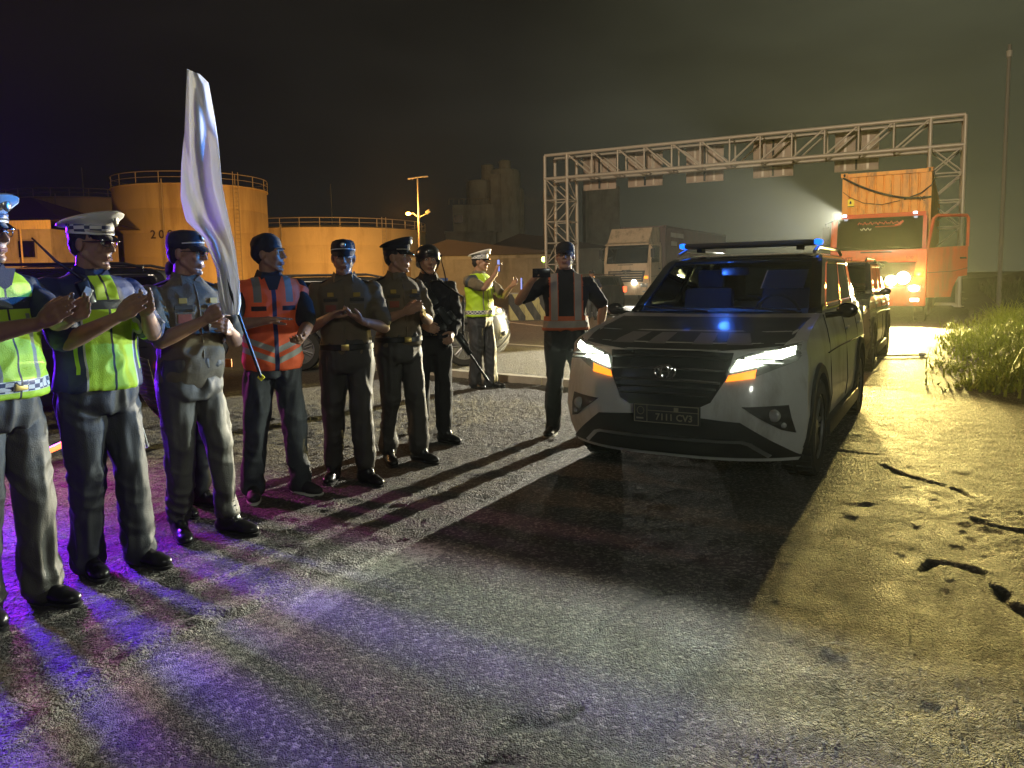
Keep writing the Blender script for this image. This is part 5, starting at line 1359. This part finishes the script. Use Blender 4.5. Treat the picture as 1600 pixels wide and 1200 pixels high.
        if shoes == 'boot':
            q = MB()
            for k in range(7): z = .085 + k * .026; y_ = .062 - k * .008 if k else .07; q.tube([L(-.025, y_ - .004, z), L(0, y_ + .008, z + .006), L(.025, y_ - .004, z)], .0035, 5)
            q.build('laces', M_LACE, bt, smooth=True)
    # ---------------- shirt
    shirt = shirt or M_KHAKI
    q = MB(); torso(q, 1.0, z0=(.93 if belt else .86), belly=belly, add=.008, lean=lean, sx=bulk)
    rg = [ring((0, -.008 + lean * .58, 1.455), .085, .075), ring((0, -.005 + lean * .6, 1.495), .066, .066)]
    q.loft(rg)
    for (sh, el, wr) in arms:
        if sleeve == 'short': q.cap(sh, sh + (el - sh) * .8, .066, .060, 14)
        else: q.cap(sh, el, .064, .054, 14); q.cap(el, el + (wr - el) * .88, .054, .040, 14)
    me_ = remesh(q, .0085 if voxel < .006 else .0105, 3)
    sd2 = random.random() * 50
    def fsh(P, N):
        A_ = np.stack([P[:, 0] * 10 + P[:, 2] * 9, P[:, 1] * 10, P[:, 2] * 7 - P[:, 0] * 4], 1); B_ = np.stack([P[:, 0] * 15, P[:, 1] * 15, P[:, 2] * 15], 1)
        arm = np.clip((np.abs(P[:, 0]) - .17) / .05, 0, 1); wst = np.exp(-((P[:, 2] - 1.02) / .07) ** 2)
        return (.007 + .005 * wst + .003 * arm) * (1 - 2 * np.abs(vnoise(A_, sd2))) + .0035 * (1 - 2 * np.abs(vnoise(B_, sd2 + 5))) * (1 + arm)
    displace(me_, fsh)
    shr = link('shirt', me_, t, shirt, True)
    # collar
    q = MB()
    for sx in (-1, 1):
        q.add([(sx * .012, .078 + lean * .6, 1.462), (sx * .055, .058 + lean * .6, 1.492), (sx * .072, .0 + lean * .6, 1.515), (sx * .095, .005 + lean * .6, 1.465), (sx * .065, .088 + lean * .58, 1.435),
               (sx * .012, .070 + lean * .6, 1.460), (sx * .055, .050 + lean * .6, 1.490), (sx * .066, .0 + lean * .6, 1.512), (sx * .088, .003 + lean * .6, 1.463), (sx * .065, .080 + lean * .58, 1.433)],
              [(0, 1, 2, 3, 4), (9, 8, 7, 6, 5), (0, 5, 6, 1), (1, 6, 7, 2), (2, 7, 8, 3), (3, 8, 9, 4), (4, 9, 5, 0)])
    q.build('collar', shirt, shr)
    fy = lambda z: float(np.interp(z, [r_[0] for r_ in TORSO], [r_[2] + r_[3] for r_ in TORSO])) + .014 + belly * .9 * math.exp(-((z - 1.05) / .13) ** 2) + lean * (z - .9)
    if patches:
        for (x, z, w_, h_, m) in ((.09, 1.315, .10, .022, M_PATCHB), (-.09, 1.315, .10, .022, M_PATCHB), (-.09, 1.35, .05, .03, M_PATCH), (.09, 1.352, .045, .03, M_PATCH), (.09, 1.255, .075, .05, M_PATCHR)):
            q = MB(); q.box((x, fy(z) + .000, z), (w_, .008, h_), Matrix.Rotation(-x * 2.2, 3, 'Z'), bev=.003); q.build('badge' if m is not M_PATCHB else 'name_tape', m, shr)
        for sx in (-1, 1):
            q = MB(); q.box((sx * .09, fy(1.24) - .002, 1.235), (.105, .008, .11), Matrix.Rotation(-sx * .2, 3, 'Z'), bev=.004); q.build('pocket', shirt, shr)
            q = MB(); q.box((sx * .135, -.01 + lean * .55, 1.447), (.10, .045, .012), Matrix.Rotation(sx * .35, 3, 'Y'), bev=.004); q.build('shoulder_board', M_BLACKC, shr)
        q = MB(); q.tube([(0, fy(z) - .002, z) for z in np.linspace(.98, 1.44, 10)], .007, 6); q.build('button_placket', shirt, shr)
    if belt:
        q = MB(); rg = []
        bm_ = M_WBELT if belt == 'white' else M_BELT
        bx_ = .172 + .3 * belly; by_ = .127 + belly * .62
        for (g_, z) in ((0, .962), (.004, .966), (.004, 1.000), (0, 1.004)): rg.append(ring((0, belly * .45, z), (bx_ + g_) * bulk, (by_ + g_) * bulk, 36))
        q.loft(rg, caps=False); bl_ = q.build('belt', bm_, t, smooth=True); q = MB(); q.box((0, belly * .45 + by_ * bulk + .008, .983), (.055, .012, .042), bev=.004); q.build('buckle', M_BUCK, bl_, smooth=True)
    # ---------------- vest
    if vest:
        vm, vz0, open_ = vest
        q = MB(); rg = []
        zs_ = [(z, rx, ry, oy) for (z, rx, ry, oy) in TORSO if z >= vz0 and z < 1.43]
        zz_ = np.linspace(vz0, 1.40, 9)
        for z in zz_:
            rx = float(np.interp(z, [r_[0] for r_ in TORSO], [r_[1] for r_ in TORSO])); ry = float(np.interp(z, [r_[0] for r_ in TORSO], [r_[2] for r_ in TORSO])); bb = belly * math.exp(-((z - 1.05) / .13) ** 2)
            fl = .012 * np.clip((1.05 - z) / .1, 0, 1)
            rg.append(ring((0, bb * .6 + lean * (z - .9), z), (rx + .020 + fl) * bulk, ry + .022 + fl + bb * .6))
        rg.append(ring((0, lean * .53, 1.44), .155, .088)); rg.append(ring((0, lean * .55, 1.463), .10, .075))
        q.loft(rg)
        for (sh, el, wr) in arms: q.cap(sh + Vector((-math.copysign(.03, sh.x), 0, .005)), sh + (el - sh) * .12, .066, .068, 14)
        if vm is M_V2:
            for (sh, el, wr) in arms: q.cap(sh, sh + (el - sh) * .85, .072, .066, 14)
        me_ = remesh(q, .008 if voxel < .006 else .0105, 3)
        displace(me_, lambda P, N: .9 * fsh(P, N) + .002)
        if open_ == 'strap':      # harness style vest: cut away the chest and back between the straps
            bm = bmesh.new(); bm.from_mesh(me_)
            kill = [f for f in bm.faces if (lambda c: c.z > 1.085 and (abs(c.x) < .066 or abs(c.x) > .150))(f.calc_center_median())]
            bmesh.ops.delete(bm, geom=kill, context='FACES'); bm.to_mesh(me_); bm.free()
        vo = link('vest', me_, t, vm, True)
        if open_ == 'vneck':
            q = MB(); q.prism([(-.055, 1.47), (.055, 1.47), (.0, 1.30)], fy(1.38) + .006, fy(1.38) + .014, 'y'); q.build('neck_opening', shirt, vo)
    # ---------------- headgear
    if hat:
        c0 = lambda x, y, z: hp(x, y, z)
        hx = MB()
        def hring(z, rx, ry, oy=0, tilt=0, n=36): return [hp(v.x, v.y, v.z) for v in [Vector((rx * math.cos(2 * math.pi * k / n), oy + ry * math.sin(2 * math.pi * k / n), z + tilt * (oy + ry * math.sin(2 * math.pi * k / n)))) for k in range(n)]]
        def visor(y0, ln, w_, z, dip, th=.004, m=M_VISOR, par=None, nm='visor'):
            q = MB(); top_ = []; n = 18
            inner = [(w_ * math.sin(a), y0 * math.cos(a)) for a in np.linspace(-1.15, 1.15, n)]
            outer = [(w_ * 1.02 * math.sin(a * 1.0), (y0 + ln) * math.cos(a * .98)) for a in np.linspace(-1.15, 1.15, n)]
            vs = []
            for s_ in (0, th):
                for (x, y) in inner: vs.append(hp(x, y - .012, z + s_))
                for (x, y) in outer: vs.append(hp(x, y - .012, z - dip * ((y + .02) / (y0 + ln)) + s_ - .012 * abs(x / w_) ** 2))
            fs = []
            for k in range(n - 1):
                fs.append((k, k + 1, n + k + 1, n + k)); o = 2 * n; fs.append((o + k, o + n + k, o + n + k + 1, o + k + 1)); fs.append((n + k, n + k + 1, o + n + k + 1, o + n + k)); fs.append((k, o + k, o + k + 1, k + 1))
            q.add(vs, fs); return q.build(nm, m, par, smooth=True)
        if hat in ('peaked_white', 'peaked_dark'):
            top_m = M_WCAP if hat == 'peaked_white' else M_DCAP
            dark = hat == 'peaked_dark'; k_ = .86 if dark else 1
            q = MB(); rg = [hring(.052, .083, .099, -.012), hring(.060, .086, .102, -.012), hring(.092, .089, .105, -.012), hring(.098, .10, .115, -.012, .10), hring(.112, .128 * k_, .150 * k_, -.012, .24), hring(.121, .130 * k_, .153 * k_, -.012, .26), hring(.130, .118 * k_, .140 * k_, -.012, .27), hring(.134, .05, .06, -.012, .25)]
            q.loft(rg); cap_ = q.build('cap', top_m, t, smooth=True)
            q = MB(); q.loft([hring(.055, .0885, .1045, -.012), hring(.058, .0905, .1065, -.012), hring(.088, .0925, .1085, -.012), hring(.091, .0905, .1065, -.012)], caps=False); q.build('band', M_CHK if not dark else M_DCAP, cap_, smooth=True)
            if not dark: q = MB(); q.loft([hring(.046, .0885, .1045, -.012), hring(.046, .0910, .107, -.012), hring(.056, .0915, .1075, -.012), hring(.056, .089, .105, -.012)], caps=False); q.build('lower_band', M_PIPE, cap_, smooth=True)
            visor(.098, .05, .082, .052, .03, par=cap_)
            q = MB(); q.tube([hp(.088 * math.sin(a), .099 * math.cos(a) - .006, .062) for a in np.linspace(-1.2, 1.2, 16)], .0045, 6); q.build('chin_cord', M_BADGE, cap_, smooth=True)
            q = MB(); q.ell(hp(0, .118 if not dark else .108, .118), (.022, .010, .028), hr, 12, 8); q.build('cap_badge', M_BADGE, cap_, smooth=True)
        elif hat in ('field', 'base'):
            q = MB(); hh_ = .125 if hat == 'field' else .128
            rg = [hring(.028 if k == 0 else .028, .084, .101, -.014) for k in range(1)] + [hring(.060, .086, .103, -.014), hring(.090, .083, .100, -.014), hring(.113, .074, .090, -.016, .04), hring(hh_, .05, .065, -.018, .05), hring(hh_ + .006, .015, .02, -.02, .05)]
            q.loft(rg); me_ = q.mesh('cap'); displace(me_, lambda P, N: .002 * vnoise(P * 45)); cap_ = link('cap', me_, t, M_DCAP, True)
            v = visor(.098, .062, .078, .044, .030, m=M_DCAP, par=cap_)
            if hat == 'field':
                q = MB(); q.tube([hp(.086 * math.sin(a), .101 * math.cos(a) - .012, .052 + .012 * math.cos(a)) for a in np.linspace(-1.35, 1.35, 20)], .0035, 6); q.build('piping', M_PIPE, cap_, smooth=True)
                q = MB(); q.ell(hp(0, .088, .090), (.020, .007, .018), hr, 12, 8); q.build('cap_badge', M_BADGE, cap_, smooth=True)
        elif hat == 'helmet':
            q = MB(); q.loft([hring(-.010, .108, .124, -.022, .42), hring(.03, .110, .128, -.02, .22), hring(.065, .107, .126, -.02, .05), hring(.100, .093, .112, -.02), hring(.128, .066, .082, -.022), hring(.143, .03, .04, -.024), hring(.146, .008, .01, -.024)])
            he = q.build('helmet', M_HELM, t, smooth=True)
            for sx in (-1, 1):
                q = MB(); q.box(hp(sx * .113, -.02, .045), (.012, .10, .022), hr, bev=.004); q.build('side_rail', M_GUN, he, smooth=True)
                q = MB(); q.tube([hp(sx * .088, .01, .0), hp(sx * .075, .035, -.06), hp(sx * .03, .07, -.115)], .006, 6); q.tube([hp(sx * .088, -.05, .0), hp(sx * .075, .035, -.06)], .006, 6); q.build('chin_strap', M_BLACKC, he, smooth=True)
            q = MB(); q.box(hp(0, .107, .075), (.05, .02, .045), hr, bev=.006); q.build('front_mount', M_GUN, he, smooth=True)
        elif hat == 'beanie':
            q = MB(); q.ell(hp(0, -.022, .055), (.090, .106, .086), hr, 20, 14); q.ell(hp(0, -.06, .02), (.078, .065, .075), hr, 16, 10)
            me_ = remesh(q, .008, 2); displace(me_, lambda P, N: .004 * vnoise(P * 35)); link('knitted_cap', me_, t, M_DCAP, True)
    if glasses:
        q = MB()
        for sx in (-1, 1):
            q.tube([hp(sx * .033 + .024 * math.cos(a), .098 - .012 * abs(math.cos(a)) * (1 if math.cos(a) * sx > 0 else 0), .010 + .018 * math.sin(a)) for a in np.linspace(0, 2 * math.pi, 17)], .0022, 5); q.tube([hp(sx * .057, .088, .014), hp(sx * .078, .01, .012), hp(sx * .080, -.02, .002)], .0022, 5)
        q.tube([hp(-.010, .100, .012), hp(.010, .100, .012)], .002, 5); q.build('glasses', M_GUN, t, smooth=True)
    t['_'] = 0; del t['_']
    return t, HM, arms

def W(t, v):
    return Matrix.Translation(t.location) @ Matrix.Rotation(t.rotation_euler.z, 4, 'Z') @ Matrix.Scale(t.scale.x, 4) @ Vector(v)
CLAP = lambda x, y, z, tw=0: ({'p': (x + .035, y - .05, z - .03), 'd': (-.15, .75, .55), 'n': (-1, 0, .1), 'curl': .14}, {'p': (x - .045, y - .06, z - .02), 'd': (.25, .8, .45), 'n': (1, 0, .1), 'curl': .16})
LV = 'clapping officers in the line'
# 1 leftmost, cut by the frame
P1, _, _ = person('officer cut by the left edge, lime vest, grey trousers, arms stretched out clapping', G(14, 950), -20, 1.76, head_yaw=12, hands=({'p': (.10, .44, 1.25), 'd': (-.1, .85, .45), 'n': (-1, 0, 0), 'curl': .15, 'hint': (.5, -.2, -.9)}, {'p': (-.03, .46, 1.27), 'd': (.15, .9, .4), 'n': (1, 0, 0), 'curl': .2, 'hint': (-.5, -.2, -.9)}),
    feet=((.12, .02, 18), (-.09, .10, -6)), belly=.035, shirt=M_NAVYC, vest=(M_V1, .93, 'vneck'), trousers=M_TROUG, shoes='shoe', hat='peaked_white', glasses=True, voxel=.0055, belt='white', bulk=1.05, flare=.012)
# 2 navy and lime jacket
P2_, HM2, _ = person('clapping officer in white cap and navy and lime jacket with shoulder radio', G(172, 888), -32, 1.735, head_yaw=26, head_pitch=-4, hands=({'p': (.085, .36, 1.27), 'd': (-.2, .8, .45), 'n': (-1, 0, .1), 'curl': .15}, {'p': (-.045, .37, 1.29), 'd': (.25, .85, .5), 'n': (1, 0, .1), 'curl': .15}),
    feet=((.09, -.02, 10), (-.10, .10, -14)), belly=.015, shirt=M_NAVYC, vest=(M_V2, .92, None), trousers=M_TROUN, shoes='shoe', hat='peaked_white', glasses=True, voxel=.0052, bulk=1.02, flare=.006)
# 3 the flag man
P3_, HM3, AR3 = person('officer in a dark cap and khaki shirt holding the tall waving flag', G(312, 836), -38, 1.70, head_yaw=34, head_pitch=-3, hands=({'p': (.06, .29, 1.25), 'd': (-.45, .6, .45), 'n': (-.9, -.3, 0), 'grip': .85, 'curl': .3, 'hint': (.7, -.3, -.7)}, {'p': (-.09, .28, 1.18), 'd': (.6, .6, .3), 'n': (.5, -.8, 0), 'grip': .8, 'curl': .3}),
    feet=((.10, -.03, 16), (-.12, .12, -22)), belly=.028, shirt=M_KHAKI, trousers=M_TROUG, hat='field', glasses=True, voxel=.0052, patches=True, belt=False, bulk=1.04)
# 3b hidden behind the flag man
P3b, _, _ = person('man standing hidden behind the flag bearer, only his dark leg and arm showing', G(301, 797), -30, 1.56, hands=CLAP(-.02, .34, 1.2), shirt=M_BLACKC, trousers=M_TROUN, hat='base', voxel=.009, belt=False, sleeve='long')
# 4 orange vest
P4_, HM4, _ = person('man in an orange vest with grey chevron stripes and dark jeans, looking to the right', G(436, 772), -62, 1.72, head_yaw=52, head_pitch=2, hands=({'p': (.10, .33, 1.19), 'd': (-.75, .5, .12), 'n': (-.2, .2, -1), 'curl': .12, 'hint': (.8, -.2, -.6)}, {'p': (-.10, .36, 1.06), 'd': (.3, .8, .1), 'n': (.2, 0, 1), 'curl': .2, 'hint': (-.6, -.4, -.7)}),
    feet=((.17, .02, 8), (-.13, .06, -34)), belly=.012, shirt=M_BLACKC, vest=(M_V4, .86, 'vneck'), trousers=M_JEANS, shoes='sneaker', hat='beanie', belt=False, voxel=.006)
# 5 facing camera
P5_, _, _ = person('officer in a khaki shirt facing the camera and clapping, cap badge in front', G(550, 750), -82, 1.70, head_yaw=4, head_pitch=-3, hands=({'p': (.10, .27, 1.20), 'd': (-.75, .35, .4), 'n': (-.3, .2, -.9), 'curl': .2}, {'p': (-.13, .26, 1.17), 'd': (.75, .35, .5), 'n': (.4, .2, .8), 'curl': .2}),
    feet=((.13, -.02, 12), (-.11, .12, -38)), belly=.022, shirt=M_KHAKID, trousers=M_TROU, hat='field', patches=True, voxel=.006, bulk=1.04, skin=M_SKIN2)
# 6
P6_, _, _ = person('officer in a dark peaked cap in profile, hands together, beside the rifleman', G(628, 722), -55, 1.71, head_yaw=38, hands=({'p': (.09, .30, 1.20), 'd': (-.3, .8, .3), 'n': (-1, 0, .1), 'curl': .2}, {'p': (-.06, .31, 1.17), 'd': (.4, .8, .3), 'n': (1, 0, .1), 'curl': .2}),
    feet=((.10, -.02, 14), (-.11, .10, -20)), belly=.03, shirt=M_KHAKID, trousers=M_TROU, hat='peaked_dark', patches=True, voxel=.0065, skin=M_SKIN2)
# 7 rifleman
P7_, _, AR7 = person('armed officer in black with a helmet, rifle slung across his front', G(676, 690), -70, 1.70, head_yaw=-4, hands=({'p': (.12, .26, 1.06), 'd': (-.5, .7, -.2), 'n': (-.6, -.5, -.3), 'grip': .6, 'curl': .3}, {'p': (-.13, .27, .98), 'd': (.3, .7, -.4), 'n': (.7, -.5, 0), 'grip': .6, 'curl': .3}),
    feet=((.10, -.02, 12), (-.09, .10, -30)), shirt=M_BLACKC, sleeve='long', trousers=M_BLACKC, hat='helmet', voxel=.007, skin=M_SKIN2, bulk=1.04)
# 8 far officer filming
P8_, _, AR8 = person('far officer in a white cap and lime vest holding up a phone', G(752, 607), -38, 1.76, head_yaw=25, hands=({'p': (.03, .30, 1.46), 'd': (-.1, .2, 1), 'n': (-.7, .5, 0), 'curl': .3, 'grip': .4, 'hint': (.7, 0, -.7)}, {'p': (-.20, .36, 1.30), 'd': (-.1, .8, .5), 'n': (.6, 0, .4), 'curl': .3, 'grip': .4}),
    feet=((.09, -.02, 10), (-.10, .08, -22)), shirt=M_KHAKI, vest=(M_V1, .93, None), trousers=M_TROUN, shoes='shoe', hat='peaked_white', voxel=.0085, flare=.01)
# 9 the phone man by the bonnet
P9_, HM9, AR9 = person('man in dark T-shirt and orange strap vest by the SUV bonnet, raising a phone', G(886, 679), -92, 1.72, head_yaw=-6, head_pitch=9, hands=({'p': (.30, .22, 1.40), 'd': (-.75, .2, .75), 'n': (-.4, -.2, -.8), 'curl': .5, 'grip': .3, 'hint': (.85, .3, -.6)}, {'p': (-.30, .05, .96), 'd': (-.0, .15, -1), 'n': (1, 0, 0), 'curl': .35}),
    feet=((.13, .02, 20), (-.15, .14, -20)), shirt=M_TSH, vest=(M_V9, .965, 'strap'), trousers=M_BLACKC, shoes='sneaker', hat='base', glasses=True, voxel=.0065, belt=False, bulk=1.06, skin=M_SKIN2)
P10, _, _ = person('bystander standing in the dark between the phone man and the tan truck', G(925, 500) , -100, 1.66, hands=({'p': (.25, .1, .95), 'n': (-1, 0, 0)}, {'p': (-.25, .1, .95), 'n': (1, 0, 0)}), shirt=M_NAVYC, trousers=M_TROUN, hat='base', voxel=.011, belt=False)

# ------------------------------------------------------------------ things held and worn
def unit(root, name, label, cat, pos, rz=0):
    p = W(root, pos); return thing(name, label, cat, (p.x, p.y, p.z), rz)
# radio on the shoulder of officer 2
rd = unit(P2_, 'handheld_radio', 'handheld radio with a long slanting antenna clipped at the shoulder of the navy jacket', 'radio', (.10, .13, 1.38), P2_.rotation_euler.z)
q = MB(); q.box((0, 0, 0), (.055, .035, .115), Matrix.Rotation(R(18), 3, 'Y'), bev=.008); q.build('case', M_GUN, rd, smooth=True)
q = MB(); q.box((.0, .019, .0), (.04, .006, .05), Matrix.Rotation(R(-28), 3, 'Y'), bev=.002); q.build('speaker_grille', M_SILVER, rd)
q = MB(); q.tube([(-.0, 0, .06), (.06, -.12, .15), (.11, -.22, .26)], [.010, .007, .004], 8); q.build('antenna', M_GUN, rd, smooth=True)
# keys and lanyard at P2 hip
ky = unit(P2_, 'lanyard', 'white key lanyard hanging from the right hip of the officer in the navy jacket', 'lanyard', (-.17, .06, .80), 0)
q = MB(); q.tube([(0, 0, 0), (.01, 0, -.10), (.035, 0, -.21), (.02, 0, -.22), (-.004, 0, -.1), (0, 0, 0)], .004, 6); q.build('cord', M_PIPE, ky, smooth=True); q = MB(); q.ell((-.02, .0, .05), (.018, .012, .02)); q.box((-.035, 0, .02), (.05, .008, .012), Matrix.Rotation(R(-30), 3, 'Y')); q.build('tag', M_BADGE, ky, smooth=True)
# the flag
hp3 = W(P3_, (0, .37, 1.24)); 
top = A(296, 108, hp3.y - .10); mid_ = A(365, 470, hp3.y - .02); bot = A(408, 590, hp3.y + .06)
fl = thing('waving_flag', 'tall white cloth flag lit blue, held upright by the officer in the dark cap', 'flag', tuple(hp3))
o_ = Vector(hp3)
q = MB(); q.tube([bot - o_, mid_ - o_, mid_ - o_ + (mid_ - bot) * .5], [.009, .009, .006], 8); q.build('pole', M_GUN, fl, smooth=True)
q = MB(); e_ = bot - o_; q.box(tuple(e_), (.03, .01, .03), Matrix.Rotation(R(45), 3, 'Y'), bev=.002); q.build('pole_tip', M_YLOGO, fl)
def flag_mat():
    def pat(x, y, z): return [((x * 3.1 + z * 2.3 + 20.).mod(1.0) < .13, (.10, .14, .30))]
    m = mat('flag_cloth', (.85, .87, .90), .95, spec=.1, bump=.3, bscale=30, pattern=None, var=.08); nt = m.node_tree
    tr = nt.nodes.new('ShaderNodeBsdfTranslucent'); tr.inputs[0].default_value = (.85, .86, .9, 1); mx = nt.nodes.new('ShaderNodeMixShader'); mx.inputs[0].default_value = .55
    nt.links.new(nt.nodes['Principled BSDF'].outputs[0], mx.inputs[1]); nt.links.new(tr.outputs[0], mx.inputs[2]); nt.links.new(mx.outputs[0], nt.nodes['Material Output'].inputs[0])
    return m
edges_l = [(292, 108), (290, 160), (288, 210), (284, 260), (283, 310), (291, 345), (318, 372), (338, 420), (342, 465), (348, 492)]
edges_r = [(312, 117), (325, 130), (334, 180), (342, 230), (347, 290), (357, 340), (368, 390), (374, 440), (376, 475), (372, 492)]
NL, NW_ = 64, 26; vs = []; 
def interp(E_, s):
    s = s * (len(E_) - 1); k = min(int(s), len(E_) - 2); f = s - k; return (E_[k][0] + (E_[k + 1][0] - E_[k][0]) * f, E_[k][1] + (E_[k + 1][1] - E_[k][1]) * f)
for i in range(NL + 1):
    s = i / NL; a = interp(edges_l, s); b = interp(edges_r, s)
    for j in range(NW_ + 1):
        u = j / NW_; dz = .045 * math.sin(u * 7 + s * 4) * (1 - s * .5) + .022 * math.sin(u * 15 - s * 9) + .02 * math.sin(s * 17 + u * 3)
        p = A(a[0] + (b[0] - a[0]) * u, a[1] + (b[1] - a[1]) * u, hp3.y - .12 + .1 * s + dz); vs.append(p - o_)
fs = [(i * (NW_ + 1) + j, i * (NW_ + 1) + j + 1, (i + 1) * (NW_ + 1) + j + 1, (i + 1) * (NW_ + 1) + j) for i in range(NL) for j in range(NW_)]
q = MB(); q.add(vs, fs); me_ = q.mesh('cloth', fix=False); P_ = np.array([v.co[:] for v in me_.vertices])
fc = link('cloth', me_, fl, [flag_mat()], True)
me_.polygons.foreach_set('material_index', [0 for i in range(NL) for j in range(NW_)])
s_ = fc.modifiers.new('s', 'SOLIDIFY'); s_.thickness = .003
# rifle
rf = unit(P7_, 'assault_rifle', 'black rifle slung diagonally across the chest of the helmeted officer', 'rifle', (-.10, .20, 1.10), P7_.rotation_euler.z)
rm = Matrix.Rotation(R(-57), 3, 'Y')
rmz = lambda v: rm @ Vector((-v[0], v[1], v[2]))
def rb(nm, c, s_, m=M_GUN, b=.006, par=None, rr=None): q = MB(); q.box(tuple(rmz(c)), s_, rm if rr is None else rm @ rr, bev=b); return q.build(nm, m, par or rf, smooth=True)
rb('receiver', (0, 0, 0), (.24, .04, .06)); rb('stock', (-.26, 0, -.01), (.20, .035, .085)); rb('handguard', (.24, 0, .005), (.26, .045, .048)); rb('magazine', (.03, 0, -.10), (.055, .028, .16), rr=Matrix.Rotation(R(-10), 3, 'Y')); rb('grip', (-.09, 0, -.08), (.035, .03, .11), rr=Matrix.Rotation(R(20), 3, 'Y')); rb('sight', (.0, 0, .055), (.09, .035, .045)); rb('rail', (.10, 0, .036), (.40, .02, .012), b=.002)
q = MB(); q.tube([tuple(rmz((.36, 0, .005))), tuple(rmz((.62, 0, .005)))], .010, 8); q.tube([tuple(rmz((.60, 0, .005))), tuple(rmz((.66, 0, .005)))], .014, 8); q.build('barrel', M_GUN, rf, smooth=True)
q = MB(); q.tube([tuple(rmz((-.30, -.02, .03))), (.12, -.02, .33), (.02, -.10, .33), (-.20, -.14, .18), tuple(rmz((.30, -.01, -.02)))], .010, 6); q.build('sling', M_BLACKC, rf, smooth=True)
an7 = unit(P7_, 'radio_antenna', 'thin radio whip rising over the shoulder of the helmeted officer', 'antenna', (-.16, .06, 1.30), P7_.rotation_euler.z); q = MB(); q.box((0, 0, 0), (.05, .04, .11), bev=.006); q.build('case', M_GUN, an7); q = MB(); q.tube([(0, 0, .05), (.03, 0, .22), (.07, 0, .38)], [.007, .005, .003], 6); q.build('whip', M_GUN, an7, smooth=True)
# phones
def phone(root, pos, rz, ry, label, w_=.155, h_=.078):
    p = unit(root, 'mobile_phone', label, 'phone', pos, rz); q = MB(); q.box((0, 0, 0), (w_, .010, h_), Matrix.Rotation(ry, 3, 'Y'), bev=.004); c = q.build('case', M_PHONE, p, smooth=True); q = MB(); q.box((0, -.0065, 0), (w_ * .93, .002, h_ * .9), Matrix.Rotation(ry, 3, 'Y')); q.build('screen', M_SCREEN, c)
    q = MB(); q.box((w_ * .32, .007, h_ * .18), (w_ * .18, .004, h_ * .35), Matrix.Rotation(ry, 3, 'Y'), bev=.002); q.build('camera_bump', M_GUN, c); return p
phone(P9_, (.215, .27, 1.47), P9_.rotation_euler.z, 0, 'phone held up sideways by the man in the orange strap vest')
phone(P8_, (.0, .33, 1.56), P8_.rotation_euler.z + R(60), R(90), 'phone held up in front of the face of the far officer')
phone(P8_, (-.24, .50, 1.33), P8_.rotation_euler.z + R(50), R(90), 'pale glowing phone held low by the far officer', .16, .085)
# light baton
p = G(93, 702, .62); lbn = thing('light_baton', 'glowing red orange traffic baton between the two leftmost officers', 'baton', tuple(A(93, 697, 4.6)))
q = MB(); q.tube([(-.07, 0, -.03), (.07, 0, .03)], [.018, .021], 10); q.build('tube', mat('baton_glow', (1, .2, .05), .3, emit=(1, .12, .03), estr=6), lbn, smooth=True); q = MB(); q.tube([(.07, 0, .03), (.20, .02, .08)], .016, 10); q.build('handle', M_BLACK, lbn, smooth=True)
# barrier with orange board and a strap of reflective tape
c = G(225, 655); rb_ = thing('barrier_frame', 'orange board of a crowd barrier seen between the navy jacket and the flag bearer', 'barrier', (c.x, c.y, 0), R(4))
for x in (-.75, .75): q = MB(); q.tube([(x, -.2, 0), (x, 0, .9), (x, .2, 0)], .02, 8); q.build('leg', M_BOARD if x > 9 else M_RAIL, rb_, smooth=True)
q = MB(); q.box((0, 0, .58), (1.9, .03, .085), bev=.004); q.build('board', mat('orange_board', (.8, .22, .02), .5, emit=None), rb_); q = MB(); q.box((0, 0, .86), (1.9, .03, .05), bev=.004); q.build('rail', M_RAIL, rb_)
c = G(238, 650); tp = thing('reflective_tape', 'silvery ribbed tape hanging and trailing beside the orange barrier board', 'tape', tuple(A(228, 560, 6.0)))
o_ = tp.location; vs = []
CL = [(222, 560, 18), (226, 590, 26), (232, 618, 28), (240, 640, 14), (252, 655, 9), (264, 668, 3)]
for i in range(41):
    s = i / 40 * (len(CL) - 1); k = min(int(s), len(CL) - 2); f = s - k; x, y, w_ = [CL[k][m_] + (CL[k + 1][m_] - CL[k][m_]) * f for m_ in range(3)]
    for j in (0, 1, 2): vs.append(A(x + (j - 1) * w_ / 2, y + (j - 1) * 3, 6.0 + .015 * (i % 2) + (.02 if j == 1 else 0)) - o_)
q = MB(); q.add(vs, [(i * 3 + j, i * 3 + j + 1, i * 3 + j + 4, i * 3 + j + 3) for i in range(40) for j in (0, 1)]); tpo = q.build('strip', M_SILVER, tp); s_ = tpo.modifiers.new('s', 'SOLIDIFY'); s_.thickness = .004

# ------------------------------------------------------------------ night haze lit by the lamps
hz = MB(); hz.box((-10, 70, 9), (230, 170, 21)); hzo = hz.build('haze', None or [bpy.data.materials.new('haze')]); tag(hzo, kind='stuff')
hm = hzo.data.materials[0]; hm.use_nodes = True; hn = hm.node_tree; hn.nodes.remove(hn.nodes['Principled BSDF'])
pv = hn.nodes.new('ShaderNodeVolumePrincipled'); pv.inputs['Color'].default_value = (.85, .9, .82, 1); pv.inputs['Density'].default_value = .00036; pv.inputs['Anisotropy'].default_value = .72
hn.links.new(pv.outputs[0], hn.nodes['Material Output'].inputs['Volume'])
